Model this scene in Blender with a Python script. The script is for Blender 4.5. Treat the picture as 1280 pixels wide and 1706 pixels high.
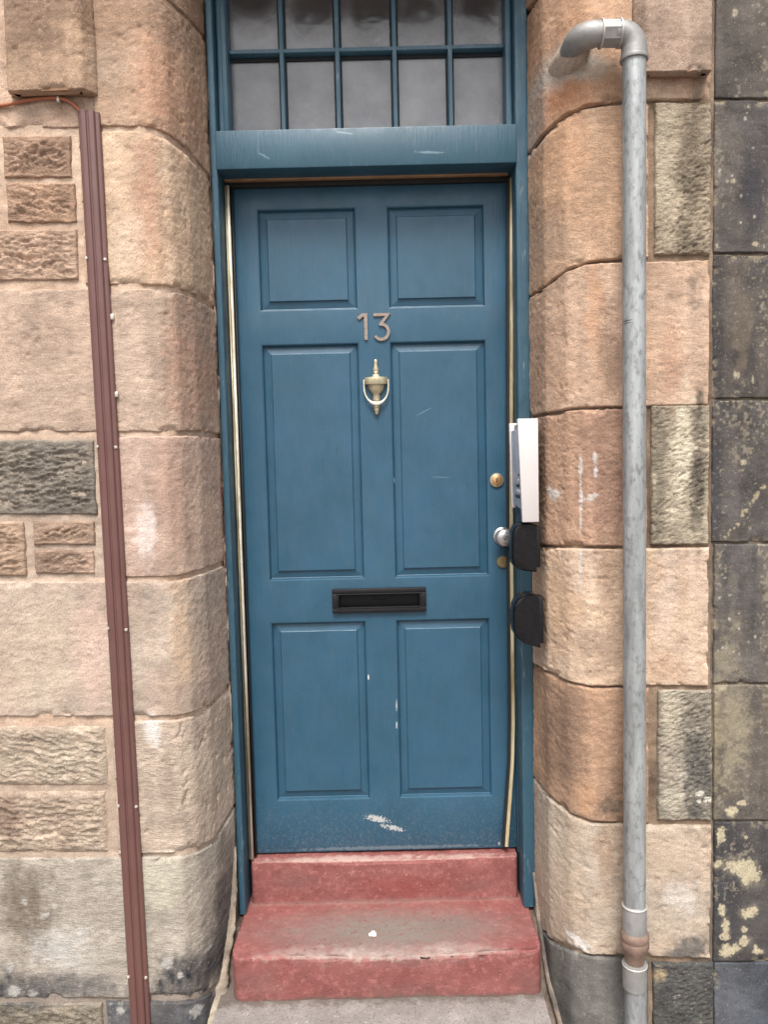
import bpy, bmesh, math, random
import numpy as np
from mathutils import Vector, Matrix

random.seed(7)
for o in list(bpy.data.objects):
    bpy.data.objects.remove(o)
scene = bpy.context.scene
COL = scene.collection

# ------------------------------------------------------------------ camera
# wall face is the plane Y = 0, the camera stands 1.97 m in front of it
F_PX, CX, CY = 1281.0, 640.0, 853.0
CAM = Vector((0.0, -1.97, 1.491))
PITCH, ROLL = math.radians(4.0), math.radians(1.35)
_f = Vector((0, math.cos(PITCH), -math.sin(PITCH)))
_r0 = Vector((1, 0, 0))
_u0 = Vector((0, math.sin(PITCH), math.cos(PITCH)))
_r = _r0 * math.cos(ROLL) - _u0 * math.sin(ROLL)
_u = _u0 * math.cos(ROLL) + _r0 * math.sin(ROLL)
cam_data = bpy.data.cameras.new('camera')
cam_data.sensor_fit = 'VERTICAL'
cam_data.sensor_height = 36.0
cam_data.lens = 36.0 * F_PX / 1706.0
cam_data.clip_start = 0.05
cam_data.clip_end = 500
cam = bpy.data.objects.new('camera', cam_data)
COL.objects.link(cam)
m = Matrix((_r, _u, -_f)).transposed().to_4x4()
m.translation = CAM
cam.matrix_world = m
scene.camera = cam


def at(px, py, Y):
    """photo measurement -> world point on the plane Y"""
    d = _f + _r * ((px - CX) / F_PX) + _u * (-(py - CY) / F_PX)
    return CAM + d * ((Y - CAM.y) / d.y)


# ------------------------------------------------------------------ light (overcast)
SUN_EL, SUN_AZ = math.radians(58), math.radians(184)   # azimuth from +Y, clockwise: high in front of the wall
world = bpy.data.worlds.new('World')
scene.world = world
world.use_nodes = True
wn, wl = world.node_tree.nodes, world.node_tree.links
wn.clear()
sky = wn.new('ShaderNodeTexSky')
sky.sky_type = 'NISHITA'
sky.sun_disc = False
sky.sun_elevation = SUN_EL
sky.sun_rotation = SUN_AZ
sky.air_density = 1.0
sky.dust_density = 5.0
sky.ozone_density = 1.0
hs = wn.new('ShaderNodeHueSaturation')
hs.inputs['Saturation'].default_value = 0.22
bg = wn.new('ShaderNodeBackground')
bg.inputs['Strength'].default_value = 0.105
wo = wn.new('ShaderNodeOutputWorld')
wl.new(sky.outputs[0], hs.inputs['Color'])
wl.new(hs.outputs[0], bg.inputs['Color'])
wl.new(bg.outputs[0], wo.inputs['Surface'])
sd = bpy.data.lights.new('sun', 'SUN')
sd.energy = 1.5
sd.angle = math.radians(20)
sd.color = (1.0, 0.97, 0.93)
so = bpy.data.objects.new('sun', sd)
COL.objects.link(so)
sdir = Vector((math.sin(SUN_AZ) * math.cos(SUN_EL), math.cos(SUN_AZ) * math.cos(SUN_EL), math.sin(SUN_EL)))
so.rotation_euler = sdir.to_track_quat('Z', 'Y').to_euler()
so.location = (0, -3, 6)

scene.render.engine = 'CYCLES'
scene.cycles.max_bounces = 6
scene.cycles.diffuse_bounces = 3
scene.cycles.glossy_bounces = 3
scene.cycles.transmission_bounces = 4
vs = scene.view_settings
vs.view_transform = 'Standard'
vs.look = 'None'
vs.exposure = 1.28
vs.gamma = 1.0
vs.use_curve_mapping = False

GZ = -0.13            # street level; the doorway slab is z = 0
# ------------------------------------------------------------------ colour and noise helpers
ALB = 0.74            # photo brightness -> surface albedo


def lin(c, k=ALB):
    out = []
    for v in c[:3]:
        v = v / 255.0
        out.append((v / 12.92 if v <= 0.04045 else ((v + 0.055) / 1.055) ** 2.4) * k)
    return np.array(out)


def _hash(ix, iy, seed):
    n = (ix.astype(np.int64) * 374761393 + iy.astype(np.int64) * 668265263 + seed * 974634777) & 0xffffffff
    n = ((n ^ (n >> 13)) * 1274126177) & 0xffffffff
    n = n ^ (n >> 16)
    return (n & 0xffffff) / float(0xffffff)


def vnoise(x, y, seed=0):
    xi, yi = np.floor(x), np.floor(y)
    fx, fy = x - xi, y - yi
    fx = fx * fx * fx * (fx * (fx * 6 - 15) + 10)
    fy = fy * fy * fy * (fy * (fy * 6 - 15) + 10)
    a = _hash(xi, yi, seed); b = _hash(xi + 1, yi, seed)
    c = _hash(xi, yi + 1, seed); d = _hash(xi + 1, yi + 1, seed)
    return (a + (b - a) * fx) * (1 - fy) + (c + (d - c) * fx) * fy


def fbm(x, y, seed=0, octv=4, gain=0.5):
    s, amp, tot = 0.0, 1.0, 0.0
    for o in range(octv):
        s = s + amp * vnoise(x * 2 ** o + 17.3 * o, y * 2 ** o - 9.1 * o, seed + o * 13)
        tot += amp
        amp *= gain
    return s / tot        # 0..1


def worley(x, y, seed=0):
    """nearest feature point: distance, offset to it, two hashes of its cell"""
    xi, yi = np.floor(x), np.floor(y)
    best = np.full(x.shape, 1e9)
    bx = np.zeros(x.shape); by = np.zeros(x.shape); h1 = np.zeros(x.shape); h2 = np.zeros(x.shape)
    for i in (-1, 0, 1):
        for j in (-1, 0, 1):
            cx_, cy_ = xi + i, yi + j
            dx = x - (cx_ + _hash(cx_, cy_, seed)); dy = y - (cy_ + _hash(cx_, cy_, seed + 1))
            d2 = dx * dx + dy * dy
            m_ = d2 < best
            best = np.where(m_, d2, best)
            bx = np.where(m_, dx, bx); by = np.where(m_, dy, by)
            h1 = np.where(m_, _hash(cx_, cy_, seed + 2), h1); h2 = np.where(m_, _hash(cx_, cy_, seed + 3), h2)
    return np.sqrt(best), bx, by, h1, h2


def sstep(a, b, x):
    t = np.clip((x - a) / (b - a), 0, 1)
    return t * t * (3 - 2 * t)


# ------------------------------------------------------------------ materials
def new_mat(name):
    mt = bpy.data.materials.new(name)
    mt.use_nodes = True
    nt = mt.node_tree
    nt.nodes.clear()
    out = nt.nodes.new('ShaderNodeOutputMaterial')
    b = nt.nodes.new('ShaderNodeBsdfPrincipled')
    nt.links.new(b.outputs[0], out.inputs['Surface'])
    return mt, nt, b


class NT:
    def __init__(s, nt):
        s.nt = nt
        s.tc = nt.nodes.new('ShaderNodeTexCoord')

    def link(s, a, b):
        s.nt.links.new(a, b)

    def noise(s, scale, detail=3, rough=0.55, stretch=None, rot=None, lac=2.0, dist=0.0, loc=None):
        n = s.nt.nodes.new('ShaderNodeTexNoise')
        n.inputs['Scale'].default_value = scale
        n.inputs['Detail'].default_value = detail
        n.inputs['Roughness'].default_value = rough
        n.inputs['Distortion'].default_value = dist
        s.link(s.coord(stretch, rot, loc), n.inputs['Vector'])
        return n.outputs['Fac']

    def coord(s, stretch=None, rot=None, loc=None):
        if stretch is None and rot is None and loc is None:
            return s.tc.outputs['Object']
        mp = s.nt.nodes.new('ShaderNodeMapping')
        if rot:
            mp2 = s.nt.nodes.new('ShaderNodeMapping')
            mp2.inputs['Rotation'].default_value = rot
            s.link(s.tc.outputs['Object'], mp2.inputs['Vector'])
            s.link(mp2.outputs[0], mp.inputs['Vector'])
        else:
            s.link(s.tc.outputs['Object'], mp.inputs['Vector'])
        if stretch:
            mp.inputs['Scale'].default_value = stretch
        if loc:
            mp.inputs['Location'].default_value = loc
        return mp.outputs[0]

    def ramp(s, fac, stops):
        r = s.nt.nodes.new('ShaderNodeValToRGB')
        el = r.color_ramp.elements
        while len(el) < len(stops):
            el.new(0.5)
        for e, (p, c) in zip(el, stops):
            e.position = p
            e.color = (c, c, c, 1) if not hasattr(c, '__len__') else (c[0], c[1], c[2], 1)
        s.link(fac, r.inputs[0])
        return r.outputs[0]

    def mix(s, fac, a, b, mode='MIX'):
        n = s.nt.nodes.new('ShaderNodeMix')
        n.data_type = 'RGBA'
        n.blend_type = mode
        for v, i in ((fac, 0), (a, 6), (b, 7)):
            if hasattr(v, 'links') or hasattr(v, 'is_linked'):
                s.link(v, n.inputs[i])
            elif hasattr(v, '__len__'):
                n.inputs[i].default_value = (v[0], v[1], v[2], 1)
            else:
                n.inputs[i].default_value = v if i == 0 else (v, v, v, 1)
        return n.outputs[2]

    def math(s, op, a, b=None, clamp=False):
        n = s.nt.nodes.new('ShaderNodeMath')
        n.operation = op
        n.use_clamp = clamp
        for v, i in ((a, 0), (b, 1)):
            if v is None:
                continue
            if hasattr(v, 'is_linked'):
                s.link(v, n.inputs[i])
            else:
                n.inputs[i].default_value = v
        return n.outputs[0]

    def bump(s, h, strength, dist, normal=None):
        n = s.nt.nodes.new('ShaderNodeBump')
        n.inputs['Strength'].default_value = strength
        n.inputs['Distance'].default_value = dist
        s.link(h, n.inputs['Height'])
        if normal is not None:
            s.link(normal, n.inputs['Normal'])
        return n.outputs[0]

    def blob(s, center, radii, noise_scale=60, noise_amt=0.5, soft=0.25, rot=0.0):
        """soft edged irregular spot in object space (1 inside, 0 outside)"""
        mp = s.nt.nodes.new('ShaderNodeMapping')
        mp.vector_type = 'TEXTURE'
        mp.inputs['Location'].default_value = center
        mp.inputs['Rotation'].default_value = (0, rot, 0)
        mp.inputs['Scale'].default_value = radii
        s.link(s.tc.outputs['Object'], mp.inputs['Vector'])
        ln = s.nt.nodes.new('ShaderNodeVectorMath')
        ln.operation = 'LENGTH'
        s.link(mp.outputs[0], ln.inputs[0])
        nz = s.noise(noise_scale, 4, 0.6)
        d = s.math('ADD', ln.outputs['Value'], s.math('MULTIPLY', s.math('SUBTRACT', nz, 0.5), noise_amt * 4))
        return s.ramp(d, [(0.0, 1.0), (max(0.01, 1 - soft), 1.0), (1.0, 0.0)]) if soft < 0.99 else s.ramp(d, [(0, 1), (1, 0)])


def stone_mat(name, kind):
    mt, nt, b = new_mat(name)
    h = NT(nt)
    at_ = nt.nodes.new('ShaderNodeAttribute')
    at_.attribute_name = 'Col'
    c = at_.outputs['Color']
    grain = h.ramp(h.noise(300, 2, 0.65), [(0.25, 0.70), (0.5, 1.0), (0.75, 1.26)])
    mid = h.ramp(h.noise(60, 3, 0.65, stretch=(0.5, 1, 1.3)), [(0.25, 0.82), (0.5, 1.0), (0.75, 1.17)])
    c = h.mix(1.0, c, grain, 'MULTIPLY')
    c = h.mix(1.0, c, mid, 'MULTIPLY')
    # dark pores
    pore = h.ramp(h.noise(170, 2, 0.5), [(0.27, 1.0), (0.36, 0.0)])
    c = h.mix(h.math('MULTIPLY', pore, 0.35), c, (0.09, 0.065, 0.05))
    if kind == 'plain':
        fl = h.ramp(h.noise(150, 3, 0.75), [(0.62, 0.0), (0.69, 0.4)])
        c = h.mix(fl, c, lin((176, 166, 150)))
    else:
        fl = h.ramp(h.noise(95, 3, 0.75), [(0.60, 0.0), (0.70, 0.38)])
        c = h.mix(fl, c, lin((226, 200, 176)))
        fd = h.ramp(h.noise(70, 3, 0.75, loc=(3, 6, 2)), [(0.60, 0.0), (0.72, 0.4)])
        c = h.mix(fd, c, lin((122, 92, 72)))
    nt.links.new(c, b.inputs['Base Color'])
    b.inputs['Roughness'].default_value = 0.92
    b.inputs['Specular IOR Level'].default_value = 0.25
    if kind == 'tooled':
        tm = h.noise(115, 2, 0.65, stretch=(0.42, 1.0, 1.5), rot=(0, math.radians(-7), 0), dist=0.5)
        oi = nt.nodes.new('ShaderNodeObjectInfo')
        gr = h.noise(80, 2, 0.7)
        pick = h.ramp(oi.outputs['Random'], [(0.25, 0.0), (0.65, 1.0)])
        dg = h.noise(110, 2, 0.6, stretch=(0.55, 1.0, 1.4), rot=(0, math.radians(48), 0), dist=0.5)
        tm = h.mix(pick, tm, h.mix(0.5, gr, dg))
        n = h.bump(tm, 0.55, 0.0052)
        n = h.bump(h.noise(230, 2, 0.75), 0.45, 0.0026, n)
    elif kind == 'rock':
        tm = h.noise(95, 4, 0.65, stretch=(0.6, 1.0, 1.4), dist=0.5)
        n = h.bump(tm, 0.7, 0.007)
        n = h.bump(h.noise(220, 3, 0.6), 0.5, 0.003, n)
    else:
        tm = h.noise(90, 4, 0.6)
        n = h.bump(tm, 0.35, 0.004)
        n = h.bump(h.noise(330, 2, 0.6), 0.4, 0.0015, n)
    nt.links.new(n, b.inputs['Normal'])
    return mt


M = {}
M['tooled'] = stone_mat('sandstone_tooled', 'tooled')
M['rock'] = stone_mat('sandstone_rock_faced', 'rock')
M['plain'] = stone_mat('stone_plain', 'plain')


h_off = 0.0


def paint_mat(name, rgb, rough=0.38, wear=None, grain=0.5, spots=(), worn=0.0, splash=None):
    mt, nt, b = new_mat(name)
    h = NT(nt)
    base = lin(rgb)
    c = h.mix(h.ramp(h.noise(7, 5, 0.65), [(0.3, 0.0), (0.7, 1.0)]), base * np.array([0.78, 0.86, 0.84]), base * np.array([1.25, 1.13, 1.15]))
    c = h.mix(h.ramp(h.noise(38, 4, 0.65, stretch=(1, 1, 0.35)), [(0.35, 0.0), (0.8, 0.35)]), c, base * 0.75 + 0.03)
    # fine dust specks
    sp = h.ramp(h.noise(210, 2, 0.5), [(0.70, 0.0), (0.76, 1.0)])
    c = h.mix(h.math('MULTIPLY', sp, 0.12), c, (0.42, 0.44, 0.45))
    if worn > 0:
        wv = h.ramp(h.noise(30, 6, 0.75, stretch=(2.2, 1, 0.35)), [(0.60, 0.0), (0.70, 1.0)])
        c = h.mix(h.math('MULTIPLY', wv, worn), c, (0.33, 0.38, 0.42))
        dk = h.ramp(h.noise(44, 5, 0.7, stretch=(1.6, 1, 0.3), loc=(3, 1, 2)), [(0.66, 0.0), (0.72, 1.0)])
        c = h.mix(h.math('MULTIPLY', dk, worn * 0.9), c, (0.03, 0.035, 0.04))
    if splash:            # dried rain splash and dust on the foot of the door
        sp3 = nt.nodes.new('ShaderNodeSeparateXYZ')
        nt.links.new(h.tc.outputs['Object'], sp3.inputs[0])
        mr = nt.nodes.new('ShaderNodeMapRange')
        mr.inputs[1].default_value = splash[0] - h_off
        mr.inputs[2].default_value = splash[0] + splash[1] - h_off
        mr.inputs[3].default_value = 1.0
        mr.inputs[4].default_value = 0.0
        nt.links.new(sp3.outputs[2], mr.inputs[0])
        sm = h.math('MULTIPLY', mr.outputs[0], h.ramp(h.noise(120, 5, 0.75), [(0.50, 0.0), (0.74, 0.5)]), clamp=True)
        c = h.mix(sm, c, lin((150, 152, 150)))
    for (cen, rad, colr, amt, nsc, namt, rot) in spots:
        bl = h.blob(cen, rad, nsc, namt, 0.3, rot)
        c = h.mix(h.math('MULTIPLY', bl, amt), c, colr)
    nt.links.new(c, b.inputs['Base Color'])
    rr = h.ramp(h.noise(24, 3, 0.6), [(0.3, rough - 0.06), (0.7, rough + 0.10)])
    nt.links.new(rr, b.inputs['Roughness'])
    n = h.bump(h.noise(70, 4, 0.6, stretch=(2.4, 1, 0.25)), 0.22 * grain, 0.004)
    n = h.bump(h.noise(300, 2, 0.5), 0.18 * grain, 0.0012, n)
    nt.links.new(n, b.inputs['Normal'])
    b.inputs['Specular IOR Level'].default_value = 0.5
    return mt


def simple_mat(name, rgb, rough=0.5, metal=0.0, var=0.15, bump=0.0, bscale=120, vscale=30, stretch=None, k=ALB, spec=0.5):
    mt, nt, b = new_mat(name)
    h = NT(nt)
    base = lin(rgb, k)
    c = h.mix(h.ramp(h.noise(vscale, 4, 0.6, stretch=stretch), [(0.3, 0.0), (0.7, 1.0)]), base * (1 - var), base * (1 + var))
    nt.links.new(c, b.inputs['Base Color'])
    b.inputs['Metallic'].default_value = metal
    rr = h.ramp(h.noise(vscale * 2, 3, 0.6, stretch=stretch), [(0.3, max(0.03, rough - 0.08)), (0.7, min(1, rough + 0.1))])
    nt.links.new(rr, b.inputs['Roughness'])
    b.inputs['Specular IOR Level'].default_value = spec
    if bump:
        nt.links.new(h.bump(h.noise(bscale, 4, 0.6), bump, 0.003), b.inputs['Normal'])
    return mt


# ------------------------------------------------------------------ object helpers
def tag(o, label=None, cat=None, group=None, kind=None):
    if label: o['label'] = label
    if cat: o['category'] = cat
    if group: o['group'] = group
    if kind: o['kind'] = kind
    return o


def empty(name, loc, label, cat, group=None):
    o = bpy.data.objects.new(name, None)
    o.location = loc
    o.empty_display_size = 0.1
    o['kind'] = 'thing'
    COL.objects.link(o)
    return tag(o, label, cat, group)


def put(name, me, mat, parent=None, smooth=True):
    o = bpy.data.objects.new(name, me)
    COL.objects.link(o)
    if mat is not None and not me.materials:
        me.materials.append(mat)
    if smooth:
        me.polygons.foreach_set('use_smooth', [True] * len(me.polygons))
    if parent is not None:
        # meshes are written in world coordinates: shift them so that the part sits in its thing's frame
        wp = Vector((0, 0, 0))
        p = parent
        while p is not None:
            wp += p.location
            p = p.parent
        o.parent = parent
        o.location = -wp
    return o


class MB:
    """collects shapes into one bmesh"""
    def __init__(s):
        s.bm = bmesh.new()

    def box(s, x0, x1, y0, y1, z0, z1, bevel=0.0, seg=2):
        vs_ = [s.bm.verts.new(p) for p in ((x0, y0, z0), (x1, y0, z0), (x1, y1, z0), (x0, y1, z0),
                                           (x0, y0, z1), (x1, y0, z1), (x1, y1, z1), (x0, y1, z1))]
        fs = [s.bm.faces.new([vs_[i] for i in q]) for q in ((0, 3, 2, 1), (4, 5, 6, 7), (0, 1, 5, 4), (1, 2, 6, 5), (2, 3, 7, 6), (3, 0, 4, 7))]
        if bevel > 0:
            es = list({e for f in fs for e in f.edges})
            bmesh.ops.bevel(s.bm, geom=es, offset=bevel, segments=seg, profile=0.5, affect='EDGES')
        return s

    def lathe(s, prof, center, axis='-Y', seg=32, squash=1.0):
        """prof: list of (radius, along axis)"""
        rings = []
        for r, a in prof:
            ring = []
            for k in range(seg):
                t = 2 * math.pi * k / seg
                c_, s_ = r * math.cos(t), r * math.sin(t)
                if axis == '-Y':
                    p = (center[0] + c_, center[1] - a, center[2] + s_)
                elif axis == 'Z':
                    p = (center[0] + c_, center[1] + s_ * squash, center[2] + a)
                else:
                    p = (center[0] + a, center[1] + c_, center[2] + s_)
                ring.append(s.bm.verts.new(p))
            rings.append(ring)
        for a_, b_ in zip(rings[:-1], rings[1:]):
            for k in range(seg):
                s.bm.faces.new((a_[k], a_[(k + 1) % seg], b_[(k + 1) % seg], b_[k]))
        s.bm.faces.new(list(reversed(rings[0])))
        s.bm.faces.new(rings[-1])
        return s

    def tube(s, pts, radius, seg=16, caps=True):
        pts = [Vector(p) for p in pts]
        rad = radius if hasattr(radius, '__len__') else [radius] * len(pts)
        rings = []
        up = None
        for i, p in enumerate(pts):
            t = (pts[min(i + 1, len(pts) - 1)] - pts[max(i - 1, 0)]).normalized()
            if up is None:
                up = Vector((0, 0, 1)) if abs(t.z) < 0.9 else Vector((0, 1, 0))
            a = t.cross(up).normalized()
            up = a.cross(t).normalized()
            rings.append([s.bm.verts.new(p + (a * math.cos(2 * math.pi * k / seg) + up * math.sin(2 * math.pi * k / seg)) * rad[i]) for k in range(seg)])
        for a_, b_ in zip(rings[:-1], rings[1:]):
            for k in range(seg):
                s.bm.faces.new((a_[k], a_[(k + 1) % seg], b_[(k + 1) % seg], b_[k]))
        if caps:
            s.bm.faces.new(list(reversed(rings[0])))
            s.bm.faces.new(rings[-1])
        return s

    def prism(s, pts, n, bevel=0.0, seg=2):
        """pts: planar polygon of world points, n: extrusion vector"""
        n = Vector(n)
        a = [s.bm.verts.new(p) for p in pts]
        b = [s.bm.verts.new(Vector(p) + n) for p in pts]
        fs = [s.bm.faces.new(a), s.bm.faces.new(list(reversed(b)))]
        k = len(pts)
        for i in range(k):
            fs.append(s.bm.faces.new((a[i], b[i], b[(i + 1) % k], a[(i + 1) % k])))
        if bevel > 0:
            es = list({e for f in fs for e in f.edges})
            bmesh.ops.bevel(s.bm, geom=es, offset=bevel, segments=seg, profile=0.5, affect='EDGES')
        return s

    def build(s, name, mat, parent=None, smooth=True, autosmooth=True):
        bmesh.ops.recalc_face_normals(s.bm, faces=s.bm.faces)
        if autosmooth:
            for e in s.bm.edges:
                if len(e.link_faces) == 2 and e.calc_face_angle(0) > math.radians(38):
                    e.smooth = False
        me = bpy.data.meshes.new(name)
        s.bm.to_mesh(me)
        s.bm.free()
        return put(name, me, mat, parent, smooth)


def grid_mesh(name, X, Y, Z, colr=None):
    nv, nu = X.shape
    co = np.stack([X, Y, Z], -1).reshape(-1, 3).astype(np.float32)
    i = np.arange(nv * nu).reshape(nv, nu)
    q = np.stack([i[:-1, :-1], i[:-1, 1:], i[1:, 1:], i[1:, :-1]], -1).reshape(-1, 4)
    me = bpy.data.meshes.new(name)
    me.vertices.add(len(co))
    me.vertices.foreach_set('co', co.ravel())
    me.loops.add(q.size)
    me.loops.foreach_set('vertex_index', q.ravel().astype(np.int32))
    me.polygons.add(len(q))
    me.polygons.foreach_set('loop_start', np.arange(0, q.size, 4, dtype=np.int32))
    me.update(calc_edges=True)
    if colr is not None:
        a = me.color_attributes.new('Col', 'FLOAT_COLOR', 'POINT')
        rgba = np.ones((len(co), 4), np.float32)
        rgba[:, :3] = np.clip(colr.reshape(-1, 3), 0.004, 0.95)
        a.data.foreach_set('color', rgba.ravel())
    return me


# ------------------------------------------------------------------ stains: wear and discolouration with shapes of their own
DESAT = 0.20
STAINS = []     # (X, Z, rx, rz, rgb, strength, ragged, seed)
MPP = 1.97 / F_PX   # metres per photo unit on the wall face


def stain(px, py, rx, ry, rgb, s=0.7, rag=0.5):
    p = at(px, py, 0.0)
    STAINS.append((p.x, p.z, rx * MPP, ry * MPP, lin(rgb), s, rag, len(STAINS) * 7 + 3))


def hard(px, py, rx, ry, rgb, s=0.95):
    stain(px, py, rx * 1.25, ry * 1.25, rgb, s * 0.16, 0.9)
    stain(px, py, rx, ry, rgb, s, -0.35)


# left wall
stain(60, 40, 90, 70, (132, 100, 78), 0.7)
stain(200, 30, 60, 70, (150, 112, 82), 0.6)
stain(180, 110, 30, 40, (165, 140, 115), 0.5)
stain(262, 140, 40, 80, (196, 138, 100), 0.6)
stain(245, 350, 22, 110, (190, 132, 100), 0.6)
stain(215, 410, 30, 60, (216, 180, 150), 0.5)
stain(60, 560, 70, 60, (150, 122, 100), 0.4)
stain(100, 640, 100, 60, (190, 158, 132), 0.5)
stain(300, 600, 30, 110, (196, 142, 112), 0.6)
stain(225, 600, 25, 90, (214, 178, 152), 0.5)
stain(243, 880, 16, 50, (232, 208, 196), 0.6, 0.7)
stain(290, 830, 14, 100, (182, 138, 114), 0.6)
stain(270, 770, 10, 90, (190, 146, 120), 0.5)
stain(320, 850, 12, 90, (222, 182, 150), 0.6)
stain(60, 1100, 80, 110, (196, 168, 140), 0.6)
stain(150, 1080, 30, 110, (212, 168, 146), 0.5)
stain(300, 1060, 18, 110, (212, 168, 128), 0.6)
stain(285, 1150, 20, 60, (168, 136, 110), 0.5)
stain(255, 1215, 14, 30, (225, 210, 200), 0.8, 0.4)
stain(285, 1310, 22, 90, (158, 132, 112), 0.65)
stain(320, 1300, 26, 70, (214, 186, 156), 0.5)
stain(8, 1360, 30, 40, (130, 98, 78), 0.7)
stain(60, 1340, 60, 50, (180, 148, 122), 0.5)
stain(40, 1520, 50, 90, (124, 106, 88), 0.85)
stain(150, 1520, 50, 50, (170, 152, 134), 0.6)
stain(110, 1580, 60, 50, (196, 186, 176), 0.6)
stain(20, 1650, 110, 34, (94, 87, 82), 1.0)
stain(130, 1645, 80, 26, (112, 103, 97), 0.85)
stain(322, 1640, 75, 56, (82, 76, 73), 1.0)
stain(354, 1570, 18, 95, (98, 90, 85), 0.95)
stain(270, 1470, 40, 50, (205, 190, 160), 0.6)
stain(310, 1500, 26, 60, (170, 152, 132), 0.55)
for (x, y, r) in ((40, 1503, 5), (15, 1611, 8), (78, 1524, 4), (90, 1508, 4), (70, 1528, 5), (22, 1652, 10), (53, 1657, 7), (340, 1603, 4), (200, 1684, 7), (325, 1690, 10), (278, 1605, 10), (300, 1625, 5)):
    hard(x, y, r, r, (190, 180, 168), 0.75)
# right wall
stain(935, 145, 50, 35, (196, 122, 66), 0.8)
stain(940, 90, 55, 34, (186, 166, 150), 0.95, 0.25)
stain(905, 165, 20, 55, (182, 160, 144), 0.9, 0.25)
stain(985, 115, 34, 18, (190, 170, 150), 0.9, 0.25)
stain(1000, 300, 26, 140, (172, 128, 92), 0.5)
stain(950, 230, 40, 60, (216, 152, 100), 0.6)
stain(925, 390, 44, 50, (190, 150, 118), 0.6)
stain(990, 520, 14, 90, (210, 144, 92), 0.55, 0.8)
stain(1016, 590, 22, 90, (150, 112, 86), 0.75)
stain(925, 600, 40, 90, (196, 146, 110), 0.6)
stain(1120, 600, 14, 70, (196, 140, 104), 0.6)
stain(1160, 550, 14, 110, (186, 150, 122), 0.5)
stain(1010, 800, 30, 110, (152, 108, 84), 0.75)
stain(940, 780, 24, 100, (204, 152, 112), 0.6)
stain(935, 880, 34, 20, (214, 160, 116), 0.5)
for (x, y, rx, ry) in ((970, 780, 2.2, 22), (971, 830, 2.5, 22), (990, 826, 9, 3), (980, 832, 8, 3), (992, 765, 4, 10), (993, 785, 3, 8), (937, 826, 6, 8), (930, 820, 3, 7), (941, 823, 4, 3), (970, 870, 1.6, 20), (970, 930, 2.5, 14), (970, 965, 2.0, 24)):
    hard(x, y, rx, ry, (214, 202, 192), 0.8)
stain(940, 1000, 34, 90, (226, 172, 120), 0.6)
stain(1012, 960, 20, 70, (166, 126, 92), 0.7)
stain(1012, 1090, 26, 50, (176, 138, 108), 0.6)
stain(1110, 1000, 18, 90, (222, 186, 160), 0.6)
stain(1160, 1030, 14, 90, (222, 180, 142), 0.5)
stain(1110, 1110, 34, 24, (190, 142, 104), 0.6)
stain(950, 1240, 30, 90, (140, 104, 80), 0.75)
stain(980, 1330, 20, 36, (206, 148, 94), 0.7)
stain(920, 1260, 8, 100, (212, 158, 110), 0.7)
stain(1015, 1345, 24, 14, (104, 84, 66), 0.8)
stain(1010, 1430, 18, 60, (164, 118, 80), 0.5, 0.9)
stain(945, 1470, 30, 80, (206, 176, 144), 0.5)
stain(1130, 1500, 36, 30, (216, 200, 188), 0.5, 0.9)
stain(1100, 1420, 50, 40, (206, 172, 136), 0.5)
stain(1160, 1575, 34, 20, (110, 100, 92), 0.95)
stain(1130, 1590, 30, 10, (104, 96, 90), 0.9)
hard(972, 1580, 14, 10, (232, 216, 204), 0.9)
hard(960, 1572, 8, 6, (232, 216, 204), 0.9)
stain(1150, 300, 24, 140, (112, 94, 72), 0.8, 0.8)
stain(1110, 260, 20, 100, (190, 170, 138), 0.6, 0.8)
stain(1140, 760, 20, 90, (222, 202, 166), 0.75, 0.9)
stain(1100, 800, 12, 110, (128, 112, 90), 0.8, 0.8)
stain(1165, 780, 12, 110, (92, 80, 66), 0.85, 0.8)
stain(1120, 1190, 18, 40, (202, 182, 150), 0.7, 0.7)
stain(1165, 1290, 30, 90, (86, 80, 74), 0.85, 0.7)
stain(1115, 1330, 20, 20, (206, 192, 160), 0.6, 0.7)
stain(1100, 1625, 20, 14, (196, 162, 112), 0.8, 0.7)
for (x, y, r) in ((1168, 1322, 7), (1180, 1332, 6), (1165, 1334, 4)):
    hard(x, y, r, r * 0.8, (226, 214, 190))
# dark wall
stain(1240, 560, 14, 110, (118, 106, 92), 0.6, 0.8)
stain(1225, 250, 30, 60, (112, 104, 98), 0.6, 0.9)
stain(1260, 320, 18, 80, (66, 63, 68), 0.7)
stain(1225, 800, 12, 90, (104, 98, 98), 0.5, 0.8)
stain(1225, 1020, 10, 110, (120, 112, 102), 0.6, 0.9)
stain(1215, 1090, 20, 50, (152, 142, 122), 0.6, 1.0)
stain(1225, 1220, 26, 70, (150, 140, 118), 0.8, 0.8)
stain(1262, 1220, 10, 90, (84, 78, 76), 0.6, 0.8)
stain(1196, 1220, 8, 90, (150, 138, 112), 0.7, 0.9)
stain(1235, 1350, 50, 20, (78, 74, 72), 0.7)
for k in range(14):     # pale splash running up across the blocks
    t = k / 13.0
    hard(1212 + 66 * t + random.uniform(-3, 3), 898 - 90 * t + random.uniform(-4, 4), random.uniform(1.5, 4.5), random.uniform(1.5, 5), (184, 170, 140), 0.75)
for k in range(26):
    hard(random.uniform(1196, 1278), random.choice((random.uniform(170, 420), random.uniform(910, 1140))), random.uniform(1.0, 2.4), random.uniform(1.0, 3.4), (190, 182, 164), 0.65)
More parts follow.
